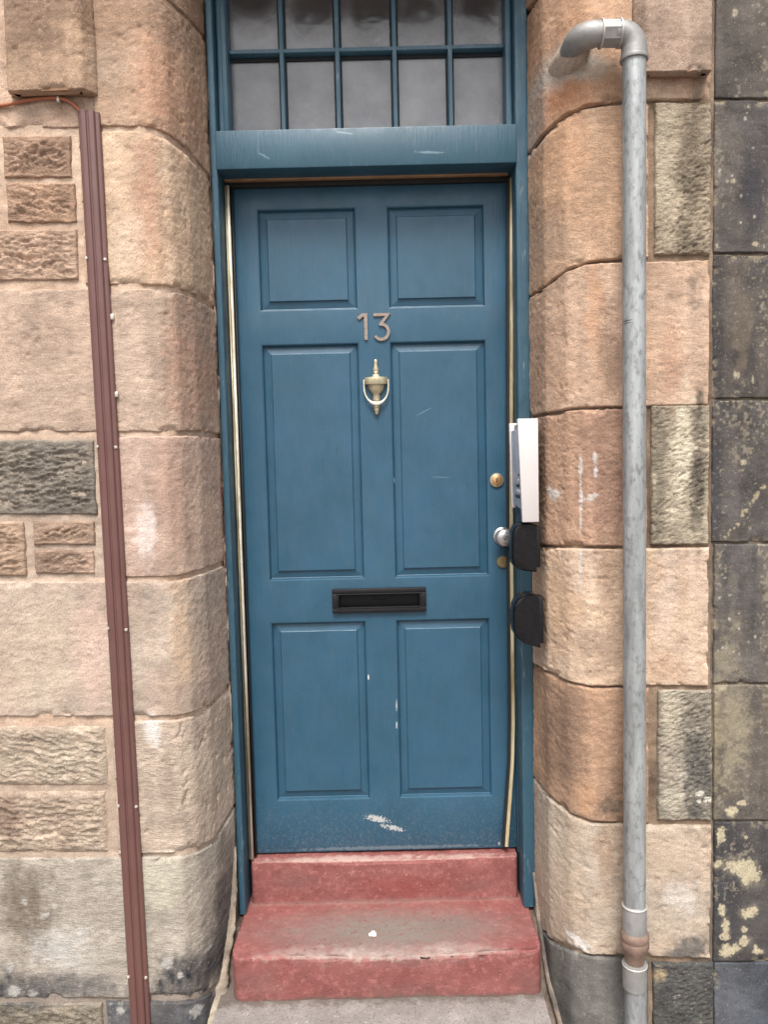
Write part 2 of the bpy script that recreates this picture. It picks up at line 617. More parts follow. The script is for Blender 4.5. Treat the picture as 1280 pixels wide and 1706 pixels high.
for (x, y, rx, ry) in ((1205, 1395, 7, 16), (1228, 1446, 18, 11), (1248, 1450, 18, 14), (1258, 1462, 13, 13), (1246, 1470, 7, 8), (1199, 1443, 7, 7), (1206, 1520, 6, 10), (1212, 1545, 6, 14), (1248, 1525, 12, 8), (1258, 1519, 9, 7), (1211, 1562, 8, 8), (1243, 1570, 10, 9), (1214, 1586, 14, 11), (1228, 1582, 8, 6), (1265, 1588, 9, 5), (1243, 1551, 5, 5), (1240, 1340, 10, 5), (1222, 1352, 12, 6), (1222, 1358, 6, 5), (1246, 1397, 3, 3), (1262, 1580, 4, 4)):
    hard(x, y, rx, ry, (196, 183, 154), 0.95)
for (x, y, rx, ry) in ((1188, 532, 3, 6), (1228, 625, 3, 6), (1234, 624, 2, 5), (1258, 632, 2, 5), (1225, 300, 5, 3), (1262, 405, 5, 4), (1243, 770, 6, 4), (1228, 17, 4, 6)):
    hard(x, y, rx, ry, (184, 172, 148), 0.85)


def paint_stains(c, X, Z):
    for (sx, sz, rx, rz, rgb, s, rag, seed) in STAINS:
        R = 1.9
        mask = (np.abs(X - sx) < rx * R) & (np.abs(Z - sz) < rz * R)
        if not mask.any():
            continue
        xx, zz = X[mask], Z[mask]
        d = np.sqrt(((xx - sx) / rx) ** 2 + ((zz - sz) / rz) ** 2)
        if rag < 0:          # crisp patch with a ragged edge
            n = fbm(xx * 160, zz * 160, seed, 3)
            w = sstep(1.08, 0.92, d + (n - 0.5) * 1.25) * (0.6 + 0.4 * sstep(0.35, 0.5, fbm(xx * 330, zz * 330, seed + 4, 2)))
        else:
            n = fbm(xx * 30, zz * 22, seed, 5, 0.7)
            w = sstep(1.4, 0.35, d + (n - 0.5) * 3.0 * rag) * (0.7 + 0.6 * fbm(xx * 90, zz * 60, seed + 2, 2))
        w = (w * s)[:, None]
        c[mask] = c[mask] * (1 - w) + rgb * w
    return c


# ------------------------------------------------------------------ stones
def lines(L, cell, n=None):
    b_ = np.linspace(0, L, max(6, int(L / cell)) + 1)
    ex = np.array([0.0010, 0.0022, 0.0036, 0.0055])
    a_ = np.sort(np.r_[b_, ex, L - ex])
    return a_[np.r_[True, np.diff(a_) > 2e-4]]


def resample_at(path, s):
    P = np.array(path, float)
    d = np.r_[0, np.cumsum(np.hypot(np.diff(P[:, 0]), np.diff(P[:, 1])))]
    return [np.interp(s, d, P[:, k]) for k in range(P.shape[1])]


def resample(path, n):
    """path: list of (x, y[, w...]) ; returns arrays by arc length incl. extra columns"""
    P = np.array(path, float)
    d = np.r_[0, np.cumsum(np.hypot(np.diff(P[:, 0]), np.diff(P[:, 1])))]
    s = np.linspace(0, d[-1], n)
    return s, [np.interp(s, d, P[:, k]) for k in range(P.shape[1])]


def smooth_path(path, seg=6, cut=0.032):
    """round the inner corners of a plan polyline; extra columns are interpolated"""
    P = [np.array(p, float) for p in path]
    out = [P[0]]
    for i in range(1, len(P) - 1):
        a, b, c = P[i - 1], P[i], P[i + 1]
        la = np.hypot(*(a - b)[:2]); lc = np.hypot(*(c - b)[:2])
        p0 = b + (a - b) * min(0.45, cut / la)
        p1 = b + (c - b) * min(0.45, cut / lc)
        for k in range(seg + 1):
            t = k / seg
            out.append((1 - t) ** 2 * p0 + 2 * t * (1 - t) * b + t * t * p1)
    out.append(P[-1])
    return out


def build_stone(path, kind, c1, c2, seed, parent, name='stone', cell=0.0045, edge=0.0055, relief=None, wave=0.0022, lift=0.0, mat=None, streak=0.4, skirt=0.05):
    """path: plan polyline of (X, Y, ztop, zbottom); the stone bulges out of it towards the street"""
    P = np.array(path, float)
    L = np.hypot(np.diff(P[:, 0]), np.diff(P[:, 1])).sum()
    H = (P[:, 2] - P[:, 3]).mean()
    s = lines(L, cell)
    px, py, zt, zb = resample_at(path, s)
    # plan normals pointing to the street
    tx, ty = np.gradient(px, s), np.gradient(py, s)
    nl = np.hypot(tx, ty)
    nx, ny = ty / nl, -tx / nl
    if ny.mean() > 0:
        nx, ny = -nx, -ny
    t = lines(H, cell) / H
    S, T = np.meshgrid(s, t)
    X0 = np.broadcast_to(px, S.shape).copy(); Y0 = np.broadcast_to(py, S.shape).copy()
    Z0 = zb + (zt - zb) * T
    e = np.minimum(np.minimum(S, L - S), np.minimum(T * H, (1 - T) * H))
    wob = (fbm(S * 34 + seed, Z0 * 34, seed + 5, 3) - 0.5) * 2 * wave
    q = np.clip((e + wob) / edge, 0, 1)
    fall = 1 - np.sqrt(np.clip(1 - (1 - q) ** 2, 0, 1))
    flake = None
    if kind == 'tooled':
        d = (fbm(S * 4, Z0 * 4, seed, 2) - 0.5) * 0.006
        d += (fbm(S * 70 + Z0 * 30, Z0 * 110 - S * 30, seed + 1, 3, 0.6) - 0.5) * 0.0030
        amp_ = _hash(np.array([seed]), np.array([9]), 1)[0] ** 2
        d -= sstep(0.70, 0.82, fbm(S * 48, Z0 * 48, seed + 14, 3)) * (0.0006 + 0.0036 * amp_)
        chip = sstep(0.58, 0.66, fbm(S * 16, Z0 * 16, seed + 9, 4)) * sstep(0.020, 0.0, e)
        d -= chip * 0.008
        dep = 0.013
    elif kind == 'rock':
        tilt = (_hash(np.array([seed]), np.array([3]), 5)[0] - 0.5) * 0.5
        wz = Z0 + tilt * S + (fbm(S * 22, Z0 * 22, seed + 30, 3) - 0.5) * 0.022
        wx = S + (fbm(S * 30, Z0 * 30, seed + 31, 3) - 0.5) * 0.03
        f1, bx_, by_, q1, q2 = worley(wx * 30, wz * 88, seed + 2)
        g1_, cx_, cy_, p1, p2 = worley(wx * 75, wz * 190, seed + 7)
        d = (fbm(S * 9, Z0 * 9, seed, 3) - 0.45) * 0.010
        d += (q1 - 0.5) * 0.0070 + by_ * (0.4 + 0.9 * q2) * 0.0070 + bx_ * (q2 - 0.5) * 0.004
        d += (p1 - 0.5) * 0.0034 + cy_ * p2 * 0.0030
        d += (fbm(S * 150, Z0 * 200, seed + 8, 2) - 0.5) * 0.003
        d *= sstep(0, 0.03, e) * 0.85 + 0.15
        dep = 0.014
    elif kind == 'pitted':
        sk = Z0 - 0.35 * S
        wx = S + (fbm(S * 40, Z0 * 40, seed + 30, 2) - 0.5) * 0.016
        wz = sk + (fbm(S * 40, Z0 * 40, seed + 32, 2) - 0.5) * 0.010
        f1, bx_, by_, q1, q2 = worley(wx * 62, wz * 105, seed + 2)
        dens = sstep(0.30, 0.62, fbm(S * 11, Z0 * 7, seed + 34, 3) + 0.9 * (S - 0.06))
        pit = sstep(0.52, 0.10, f1) * (0.35 + 0.65 * q1) * (0.5 + 0.5 * dens) * 1.3
        d = (fbm(S * 8, Z0 * 8, seed, 3) - 0.5) * 0.012 - pit * 0.0062 + (fbm(S * 90, Z0 * 90, seed + 4, 2) - 0.5) * 0.003
        dep = 0.014
    else:
        d = (fbm(S * 5, Z0 * 5, seed, 3) - 0.5) * 0.004 + (fbm(S * 60, Z0 * 60, seed + 1, 3) - 0.5) * 0.0012
        chip = sstep(0.60, 0.72, fbm(S * 16, Z0 * 16, seed + 9, 4)) * sstep(0.022, 0.0, e)
        d -= chip * 0.006
        flake = chip * (fbm(S * 70, Z0 * 70, seed + 33, 3) > 0.46)
        dep = 0.012
    if relief:
        d = d * relief
    d = d + lift - fall * dep

    def pad(a):
        return np.pad(a, 1, mode='edge')
    X0, Y0, Z0, d = pad(X0), pad(Y0), pad(Z0), pad(d)
    d[0, :] = d[-1, :] = np.minimum(d.min(), -skirt)
    d[:, 0] = d[:, -1] = np.minimum(d.min(), -skirt)
    NX, NY = pad(np.broadcast_to(nx, S.shape)), pad(np.broadcast_to(ny, S.shape))
    X, Y, Z = X0 + NX * d, Y0 + NY * d, Z0
    # colour: bedding bands, blotches, vertical weather streaks
    c1, c2 = lin(c1), lin(c2)
    SS = pad(S)
    w = fbm(SS * 5 + 3 * seed, Z * 7, seed + 21, 4, 0.6)
    w2 = fbm(SS * 22, Z * 2.2, seed + 22, 3)
    w = sstep(0.25, 0.75, w * (1 - streak) + w2 * streak)[..., None]
    c = c1 * (1 - w) + c2 * w
    w3 = (fbm(SS * 13, Z * 17, seed + 23, 4, 0.65) - 0.5)[..., None]
    c = c * (1 + (1.15 if kind == 'plain' else 0.75) * w3)
    c = c * (1 + 0.22 * (fbm(SS * 45, Z * 1.6, seed + 25, 3) - 0.5))[..., None]
    if kind in ('rock', 'pitted'):
        c = c * (1 + 0.25 * (fbm(SS * 60, Z * 90, seed + 24, 2) - 0.5))[..., None]
    if flake is not None:
        fw = (pad(flake) * 0.6)[..., None]
        c = c * (1 - fw) + lin((168, 152, 126)) * fw
        sp_ = sstep(0.70, 0.80, fbm(SS * 130, Z * 130, seed + 35, 3) * 0.6 + fbm(SS * 14, Z * 5, seed + 36, 3) * 0.5)[..., None] * 0.45
        c = c * (1 - sp_) + lin((172, 160, 138)) * sp_
    c = paint_stains(c, X + 0 * Y, Z)
    if parent is wall:
        lum = (c * np.array([0.3, 0.55, 0.15])).sum(-1, keepdims=True)
        ds = DESAT if X.mean() < 0 else DESAT + 0.07
        c = (c * (1 - ds) + lum * ds * np.array([1.06, 0.99, 0.96])) * (np.array([1.0, 1.07, 1.12]) if X.mean() < 0 else np.array([0.98, 1.04, 1.07]))
        bed = fbm(SS * 2.5, (Z + 0.02 * fbm(SS * 9, Z * 9, seed + 50, 2)) * 130, seed + 40, 3)
        c = c * (1 + 0.16 * (bed - 0.5))[..., None]
    me = grid_mesh('stone', X, Y, Z, c)
    mm = mat or {'tooled': M['tooled'], 'rock': M['rock'], 'pitted': M['rock'], 'plain': M['plain']}[kind]
    return put(name, me, mm, parent)


def flat(x0, y0, x1, y1, kind, c1, c2, seed, parent, Y=0.0, **kw):
    """rectangular stone given by its photo corners on the wall face"""
    a, b = at(x0, (y0 + y1) / 2, Y), at(x1, (y0 + y1) / 2, Y)
    tl, tr, bl, br = at(x0, y0, Y), at(x1, y0, Y), at(x0, y1, Y), at(x1, y1, Y)
    path = [(a.x, Y, tl.z, max(GZ, bl.z)), (b.x, Y, tr.z, max(GZ, br.z))]
    return build_stone(path, kind, c1, c2, seed, parent, **kw)


wall = empty('sandstone_wall', (0, 0, GZ), 'coursed orange and pink sandstone wall with rounded jambs around the blue door', 'wall')

# plan of the jambs: A start of the splay on the face, B arris, D where the stone meets the frame
LA, LB, LD = (-0.556, 0.0), (-0.494, 0.105), (-0.470, 0.285)
RA, RB, RD = (0.530, 0.0), (0.441, 0.110), (0.427, 0.285)


def pcol(ptx, y):
    """photo x of a plan point at photo height y (close enough for the joints)"""
    d = ptx[1] - CAM.y
    lean = math.tan(ROLL) - 0
    xr = CX + ptx[0] * F_PX / d
    return xr + (y - 853) * (1071 - xr) / 18300.0


def zpt(pt, y):
    return at(pcol(pt, y), y, pt[1]).z


def jamb(side, outer_px, top, bot, kind, c1, c2, seed, gap=1.4, **kw):
    A, B, D = (LA, LB, LD) if side == 'L' else (RA, RB, RD)
    ym = (top[0] + bot[0]) / 2
    ox = at(outer_px, ym, 0.0).x
    O = (ox, 0.0)
    rows = []
    Mp = ((A[0] * 0.46 + B[0] * 0.54), A[1] * 0.70 + B[1] * 0.30)
    top = (top[0], top[1], top[1] * 0.68 + top[2] * 0.32, top[2], top[3])
    bot = (bot[0], bot[1], bot[1] * 0.68 + bot[2] * 0.32, bot[2], bot[3])
    for pt, yt, yb in zip((O, A, Mp, B, D), top, bot):
        rows.append((pt[0], pt[1], zpt(pt, yt + gap), max(GZ, zpt(pt, yb - gap))))
    path = smooth_path(rows, 4, 0.011)
    return build_stone(path, kind, c1, c2, seed, wall, **kw)


LJ = [(-300, -300, -275, -235), (-20, -15, 22, 68), (213, 215, 250, 300), (477, 478, 492, 515), (724, 723, 722, 727), (966, 965, 952, 938),
      (1199, 1197, 1178, 1140), (1428, 1425, 1400, 1340), (1667, 1667, 1640, 1590), (1900, 1900, 1880, 1860)]
RJ = [(-300, -300, -275, -235), (-40, -35, -8, 22), (168, 176, 222, 262), (430, 437, 478, 497), (677, 680, 690, 696), (911, 913, 910, 908),
      (1145, 1146, 1122, 1105), (1375, 1372, 1328, 1290), (1600, 1593, 1568, 1530), (1900, 1900, 1880, 1860)]

# left jamb, from the top
jamb('L', 150, LJ[0], LJ[1], 'tooled', (170, 130, 100), (190, 150, 118), 10, gap=4)
jamb('L', 150, LJ[1], LJ[2], 'tooled', (176, 136, 106), (198, 156, 122), 11, gap=3)
jamb('L', 134, LJ[2], LJ[3], 'tooled', (204, 162, 126), (214, 176, 140), 12, gap=3)
jamb('L', -130, LJ[3], LJ[4], 'tooled', (182, 151, 126), (196, 159, 132), 13, gap=3)
jamb('L', 171, LJ[4], LJ[5], 'tooled', (202, 164, 142), (192, 154, 130), 14, gap=3)
jamb('L', -90, LJ[5], LJ[6], 'tooled', (190, 165, 142), (190, 157, 134), 15, gap=3)
jamb('L', 190, LJ[6], LJ[7], 'tooled', (202, 174, 148), (190, 162, 138), 16, gap=3)
jamb('L', -150, LJ[7], LJ[8], 'tooled', (182, 164, 144), (164, 148, 130), 17, gap=3)
jamb('L', 181, LJ[8], LJ[9], 'plain', (84, 82, 84), (104, 98, 94), 18, gap=3)
# right jamb
jamb('R', 1056, RJ[0], RJ[1], 'tooled', (190, 134, 92), (206, 150, 106), 30)
jamb('R', 1056, RJ[1], RJ[2], 'tooled', (202, 144, 98), (206, 156, 114), 31)
jamb('R', 1083, RJ[2], RJ[3], 'tooled', (210, 154, 108), (204, 158, 118), 32)
jamb('R', 1184, RJ[3], RJ[4], 'tooled', (204, 156, 118), (212, 168, 134), 33)
jamb('R', 1080, RJ[4], RJ[5], 'tooled', (192, 142, 106), (180, 130, 98), 34, cell=0.0028)
jamb('R', 1183, RJ[5], RJ[6], 'tooled', (208, 166, 128), (212, 174, 144), 35, cell=0.0032)
jamb('R', 1084, RJ[6], RJ[7], 'tooled', (192, 140, 98), (170, 126, 92), 36)
jamb('R', 1187, RJ[7], RJ[8], 'tooled', (190, 165, 140), (186, 152, 122), 37)
jamb('R', 1083, RJ[8], RJ[9], 'plain', (96, 90, 86), (116, 108, 100), 38)

# lintel over the fanlight (above the picture, it shades the glass)
lz = at(620, -78, 0.34).z
for k, (xa, xb) in enumerate(((-0.462, -0.02), (-0.014, 0.42))):
    build_stone([(xa, 0.0, lz + 0.34, lz), (xb, 0.0, lz + 0.34, lz)], 'tooled', (190, 145, 108), (205, 160, 124), 50 + k, wall, cell=0.012)
mbx = MB()
mbx.box(-0.47, 0.428, 0.012, 0.40, lz + 0.004, lz + 0.34)
mbx.build('lintel_soffit', simple_mat('lintel_soffit', (190, 148, 112), 0.9, bump=0.4), wall)

# left of the jamb
PINK = (198, 160, 134)
flat(-150, 96, 137, 213, 'tooled', (196, 154, 124), (206, 168, 138), 60, wall, lift=-0.002)
flat(3, 225, 118, 296, 'rock', (178, 136, 106), (160, 120, 92), 61, wall, cell=0.0036)
flat(9, 303, 126, 371, 'rock', (182, 138, 104), (164, 124, 96), 62, wall, cell=0.0036)
flat(-150, 381, 129, 467, 'rock', (192, 152, 122), (176, 138, 110), 63, wall, cell=0.0036)
flat(-150, 225, -8, 371, 'rock', (186, 142, 110), (172, 130, 100), 64, wall)
flat(-150, 733, 158, 858, 'rock', (144, 128, 110), (116, 104, 92), 65, wall, cell=0.0036)
flat(-90, 868, 41, 960, 'rock', (190, 152, 120), (166, 130, 102), 66, wall, cell=0.0036)
flat(53, 868, 157, 908, 'rock', (180, 142, 112), (162, 128, 102), 67, wall, cell=0.0036)
flat(56, 916, 157, 957, 'rock', (178, 140, 114), (166, 130, 104), 68, wall, cell=0.0036)
flat(-150, 1210, 177, 1311, 'rock', (198, 172, 144), (178, 150, 124), 69, wall, cell=0.0036, relief=0.8, edge=0.018)
flat(-150, 1318, 178, 1423, 'rock', (196, 168, 140), (176, 146, 120), 70, wall, cell=0.0036, relief=0.8, edge=0.022)
flat(-150, 1672, 174, 1860, 'rock', (156, 138, 114), (120, 106, 88), 71, wall)
flat(-150, -300, 0, -20, 'tooled', (170, 130, 100), (186, 146, 114), 72, wall, cell=0.01)
# further left, beyond the picture
yy = [-300, -20, 213, 375, 477, 600, 724, 860, 966, 1085, 1199, 1318, 1428, 1667, 1880]
for i in range(len(yy) - 1):
    xr = {7: -97, 5: -137, 4: -137, 9: -97, 8: -97, 10: -156}.get(i, -156)
    if i in (8, 9):
        xr = -97
    if i == 7:
        flat(-400, yy[i] + 4, -156, yy[i + 1] - 4, 'rock', (184, 146, 116), (160, 124, 98), 80 + i, wall, cell=0.009)
        continue
    flat(-420, yy[i] + 4, xr, yy[i + 1] - 4, 'rock' if i % 2 else 'tooled', (190, 154, 126), (172, 136, 110), 80 + i, wall, cell=0.009)
# between the right jamb and the dark neighbour
flat(1092, 170, 1187, 424, 'pitted', (184, 160, 128), (160, 136, 106), 100, wall, cell=0.0034, relief=0.75)
flat(1086, 674, 1184, 908, 'pitted', (184, 162, 130), (142, 122, 98), 101, wall, cell=0.0034, relief=0.75)
flat(1097, 1150, 1188, 1368, 'pitted', (174, 156, 132), (140, 124, 104), 102, wall, cell=0.0034, relief=0.75)
flat(1089, 1606, 1190, 1880, 'pitted', (74, 72, 70), (92, 88, 82), 103, wall, cell=0.0034, relief=0.75)
flat(1060, 70, 1187, 166, 'tooled', (198, 152, 118), (206, 164, 130), 104, wall)


M['bed'] = simple_mat('block_underside', (150, 116, 90), 0.95, bump=0.4)


# projecting pilaster blocks cut by the top of the picture
def proj_block(x0, x1, yb, side, seed, c1, c2):
    w0, w1 = at(x0, yb - 60, -0.04).x, at(x1, yb - 60, -0.04).x
    zb, zt = at((x0 + x1) / 2, yb, -0.04).z, at(x0, -330, -0.04).z
    sl = 0.022
    if side == 'L':
        path = [(w0 - 0.012, 0.03, zt, zb), (w0, -0.034, zt, zb), (w1 - sl, -0.040, zt, zb), (w1, -0.006, zt, zb), (w1 + 0.002, 0.03, zt, zb)]
    else:
        path = [(w0 - 0.002, 0.03, zt, zb), (w0, -0.006, zt, zb), (w0 + sl, -0.040, zt, zb), (w1, -0.036, zt, zb), (w1 + 0.004, 0.03, zt, zb)]
    if side == 'L':
        pl_ = [(w0 - 0.010, 0.03), (w0 + 0.003, -0.030), (w1 - sl - 0.001, -0.036), (w1 - 0.003, -0.004), (w1 - 0.003, 0.03)]
    else:
        pl_ = [(w0 + 0.003, 0.03), (w0 + 0.003, -0.004), (w0 + sl + 0.001, -0.036), (w1 - 0.003, -0.032), (w1 + 0.002, 0.03)]
    MB().prism([(a_, b_, zb + 0.0015) for a_, b_ in pl_], (0, 0, 0.08)).build('block_bed', M['bed'], wall, smooth=False)
    return build_stone(smooth_path(path, 4, 0.006), 'tooled', c1, c2, seed, wall, name='projecting_block', edge=0.004, wave=0.0012, skirt=0.005)


proj_block(8, 149, 150, 'L', 110, (168, 130, 98), (188, 148, 114))
proj_block(1064, 1189, 119, 'R', 111, (176, 142, 116), (162, 128, 104))
proj_block(-190, -40, 150, 'L', 112, (176, 136, 104), (188, 148, 114))


# cement collar where the pipe enters the wall
cc0 = at(958, 80, 0.0)
th = np.linspace(0, 2 * np.pi, 61)
rr_ = np.linspace(0, 1, 22)
TH, RR = np.meshgrid(th, rr_)
n_ = fbm(np.cos(TH) * 2 + 5, np.sin(TH) * 2 + 5, 171, 3)
n_[:, -1] = n_[:, 0]
rad_ = 0.056 * (0.75 + 0.6 * n_)
Xc = cc0.x + 0.006 + RR * rad_ * np.cos(TH) * 0.85
Zc = cc0.z - 0.002 + RR * rad_ * np.sin(TH) * 1.05
Yc = -0.026 + 0.16 * RR ** 4 + (0.50 - (Xc - cc0.x) * 2 - 0.50) * 0.10 + (fbm(Xc * 60, Zc * 60, 172, 3) - 0.5) * 0.008
Yc[-1] += 0.05
cw = fbm(Xc * 30, Zc * 30, 173, 4)[..., None]
put('cement_collar', grid_mesh('cement_collar', Xc, Yc, Zc, lin((186, 168, 152)) * (0.75 + 0.5 * cw)), M['plain'], wall)

# mortar bed behind the stones
def mortar(side, x_out, recess, c1, c2, seed, top, name='mortar'):
    A, B, D = (LA, LB, LD) if side == 'L' else (RA, RB, RD)
    path = smooth_path([(x_out, 0.0, top, 0.0), A + (top, 0.0), ((A[0] * 0.46 + B[0] * 0.54), A[1] * 0.70 + B[1] * 0.30, top, 0.0), B + (top, 0.0), D + (top, 0.0), (D[0] + (0.0 if side == 'L' else 0.0), D[1] + 0.10, top, 0.0)])
    P = np.array(path)
    n = int(np.hypot(np.diff(P[:, 0]), np.diff(P[:, 1])).sum() / 0.008)
    s, (px, py, zt, zb) = resample(path, n + 1)
    tx, ty = np.gradient(px, s), np.gradient(py, s)
    nl = np.hypot(tx, ty)
    nx, ny = ty / nl, -tx / nl
    if ny.mean() > 0:
        nx, ny = -nx, -ny
    z = np.linspace(GZ, top, int((top - GZ) / 0.008))
    S, Z = np.meshgrid(s, z)
    rec = np.interp(S, [0, s[-1] * 0.99, s[-1]], [recess, recess, recess + 0.02])
    d = -rec + (fbm(S * 60, Z * 60, seed, 3) - 0.5) * 0.006 + (fbm(S * 7, Z * 7, seed + 2, 2) - 0.5) * 0.004
    w = sstep(0.35, 0.65, fbm(S * 8, Z * 8, seed + 4, 4))[..., None]
    c = lin(c1) * (1 - w) + lin(c2) * w
    c = c * (1 + 0.5 * (fbm(S * 40, Z * 40, seed + 6, 3) - 0.5))[..., None]
    XX = px + nx * d
    # soot and cement variations along the wall
    if side == 'L':
        g = sstep(0.0, 1.0, np.clip((at(0, 1210, 0).z - Z) / 0.02, 0, 1))[..., None]
        c = c * (1 - 0.45 * g) + lin((150, 138, 124)) * 0.45 * g
        zc0, zc1 = at(160, 962, 0).z, at(160, 728, 0).z
        g = ((Z > zc0) & (Z < zc1))[..., None] * 0.6
        c = c * (1 - g) + lin((176, 160, 146)) * g
        g = (Z < at(0, 1600, 0).z)[..., None] * 0.7
        c = c * (1 - g) + lin((130, 122, 114)) * g
    me = grid_mesh('mortar', XX, py + ny * d, Z, c)
    return put(name, me, M['plain'], wall)


TOPZ = at(640, -300, 0).z
mortar('L', at(-430, 800, 0).x, 0.0065, (210, 184, 162), (194, 166, 144), 120, TOPZ)
mortar('R', at(1189, 800, 0).x, 0.010, (146, 124, 104), (112, 94, 80), 121, TOPZ)

# cement pointing smeared along the foot of the jambs, and ragged caulk between stone and frame
def bead(pts, rads, c1, c2, seed, name, gaps=0.0, lump=0.5):
    """pts: list of (px, py, Y)"""
    A3 = np.array([tuple(at(*p)) if max(p) > 3 else p for p in pts])
    k = np.linspace(0, 1, len(pts))
    ln = np.sqrt((np.diff(A3, axis=0) ** 2).sum(1)).sum()
    n = max(20, int(ln / 0.006))
    t = np.linspace(0, 1, n)
    a = np.stack([np.interp(t, k, A3[:, j]) for j in range(3)], -1)
    r = np.interp(t, k, rads)
    th = np.linspace(0, 2 * np.pi, 15)
    TT, TH = np.meshgrid(t * ln, th, indexing='ij')
    nz = fbm(TT * 45, np.sin(TH) * 1.3 + 3, seed, 3) - 0.5
    big = fbm(TT * 11, 0 * TH, seed + 3, 3) - 0.5
    rr = r[:, None] * (1 + 2 * lump * nz + 1.2 * lump * big)
    if gaps:
        rr = rr * sstep(gaps - 0.06, gaps + 0.05, fbm(TT * 9, 0 * TH, seed + 7, 3))
    rr = np.clip(rr, 0.0003, None)
    nz[:, -1] = nz[:, 0]; rr[:, -1] = rr[:, 0]
    X = a[:, 0:1] + rr * np.cos(TH)
    Y = a[:, 1:2] + rr * np.sin(TH) * 0.8
    Z = np.broadcast_to(a[:, 2:3], X.shape)
    w = sstep(0.4, 0.6, fbm(TT * 20, np.sin(TH) + 5, seed + 1, 3))[..., None]
    c = lin(c1) * (1 - w) + lin(c2) * w
    return put(name, grid_mesh(name, X, Y, Z, c), M['plain'], wall)


bead([(-0.476, 0.262, 0.34), (-0.482, 0.235, 0.22), (-0.492, 0.185, 0.125), (-0.505, 0.130, 0.03), (-0.522, 0.070, -0.04), (-0.545, 0.030, -0.128)], [0.008, 0.018, 0.026, 0.032, 0.036, 0.040], (186, 172, 152), (146, 134, 120), 130, 'cement_pointing', 0.0, 0.22)
bead([(0.427, 0.262, 0.24), (0.430, 0.22, 0.14), (0.436, 0.16, 0.05), (0.446, 0.10, -0.03), (0.470, 0.06, -0.128)], [0.005, 0.007, 0.009, 0.010, 0.011], (150, 134, 120), (110, 102, 96), 131, 'cement_pointing', 0.0, 0.22)
bead([(346, 130, 0.272), (353, 430, 0.272), (371, 800, 0.272), (381, 1100, 0.272), (389, 1400, 0.272)], [0.005] * 5, (206, 182, 162), (96, 62, 60), 132, 'caulk', 0.50, 0.6)
bead([(882, 40, 0.272), (885, 430, 0.272), (888, 800, 0.272), (891, 1100, 0.272), (895, 1500, 0.272)], [0.0055] * 5, (208, 188, 168), (170, 150, 134), 133, 'caulk', 0.36, 0.5)

# ------------------------------------------------------------------ dark neighbouring wall
dwall = empty('dark_stone_wall', (at(1240, 800, 0.008).x, 0.008, GZ), 'soot dark smooth stone wall right of the sandstone, splashed with cream patches', 'wall')
dj = [-300, 165, 422, 665, 905, 1140, 1368, 1603, 1880]
dcol = [((98, 91, 85), (80, 75, 71)), ((84, 79, 77), (104, 97, 90)), ((74, 70, 69), (98, 90, 83)), ((71, 69, 71), (94, 87, 81)),
        ((84, 80, 79), (108, 101, 94)), ((114, 105, 93), (92, 85, 80)), ((64, 62, 64), (80, 76, 74)), ((76, 80, 88), (88, 90, 95))]
for i in range(8):
    flat(1193 if i < 1 else (1190 if i != 2 and i != 3 else 1187), dj[i] + 1.2, 1340 + (i % 2) * 50, dj[i + 1] - 1.2, 'plain', dcol[i][0], dcol[i][1], 140 + i, dwall, Y=0.008, edge=0.004, wave=0.0018, streak=0.75, cell=0.0026)
    flat(1344 + (i % 2) * 50, dj[i] + 2, 1640, dj[i + 1] - 2, 'plain', dcol[i][1], dcol[i][0], 160 + i, dwall, Y=0.008, edge=0.005, cell=0.012)
zz = np.linspace(GZ, TOPZ, 320)
xx = np.linspace(at(1189, 800, 0).x + 0.001, at(1640, 800, 0).x, 90)
XX, ZZ = np.meshgrid(xx, zz)
dd = 0.016 + (fbm(XX * 70, ZZ * 70, 5, 3) - 0.5) * 0.006
cc = np.broadcast_to(lin((120, 108, 94)), XX.shape + (3,)) * (0.7 + 0.6 * fbm(XX * 30, ZZ * 30, 8, 3))[..., None]
put('mortar', grid_mesh('mortar', XX, dd, ZZ, cc), M['plain'], dwall)

# ------------------------------------------------------------------ ground
mt, nt, b = new_mat('concrete_pavement')
h = NT(nt)
c = h.mix(h.ramp(h.noise(9, 5, 0.65), [(0.3, 0.0), (0.7, 1.0)]), lin((130, 122, 117)), lin((160, 152, 147)))
c = h.mix(h.ramp(h.noise(160, 3, 0.6), [(0.56, 0.0), (0.66, 0.8)]), c, lin((96, 88, 84)))
c = h.mix(h.ramp(h.noise(120, 2, 0.6, loc=(4, 2, 0)), [(0.66, 0.0), (0.70, 0.7)]), c, lin((196, 190, 184)))
p = at(620, 1668, 0.05)
dirt = h.ramp(h.math('ADD', nt.nodes.new('ShaderNodeSeparateXYZ').outputs[1], 0), [(0, 0), (1, 1)])
sx = [n for n in nt.nodes if n.bl_idname == 'ShaderNodeSeparateXYZ'][0]
nt.links.new(h.tc.outputs['Object'], sx.inputs[0])
g = h.math('ADD', sx.outputs[1], h.math('MULTIPLY', h.math('SUBTRACT', h.noise(22, 4, 0.7), 0.5), 0.12))
g = h.ramp(g, [(0.0, 0.0), (0.03, 0.0), (0.055, 1.0)])
c = h.mix(h.math('MULTIPLY', g, 0.75), c, lin((92, 80, 70)))
nt.links.new(c, b.inputs['Base Color'])
b.inputs['Roughness'].default_value = 0.93
n = h.bump(h.noise(140, 4, 0.65), 0.6, 0.004)
nt.links.new(n, b.inputs['Normal'])
M['ground'] = mt
mb = MB()
for a in ((-40, -60), ):
    vs4 = [mb.bm.verts.new(q) for q in ((-40, -60, GZ), (40, -60, GZ), (40, 0.4, GZ), (-40, 0.4, GZ))]
    mb.bm.faces.new(vs4)
tag(mb.build('pavement', M['ground']), kind='structure')

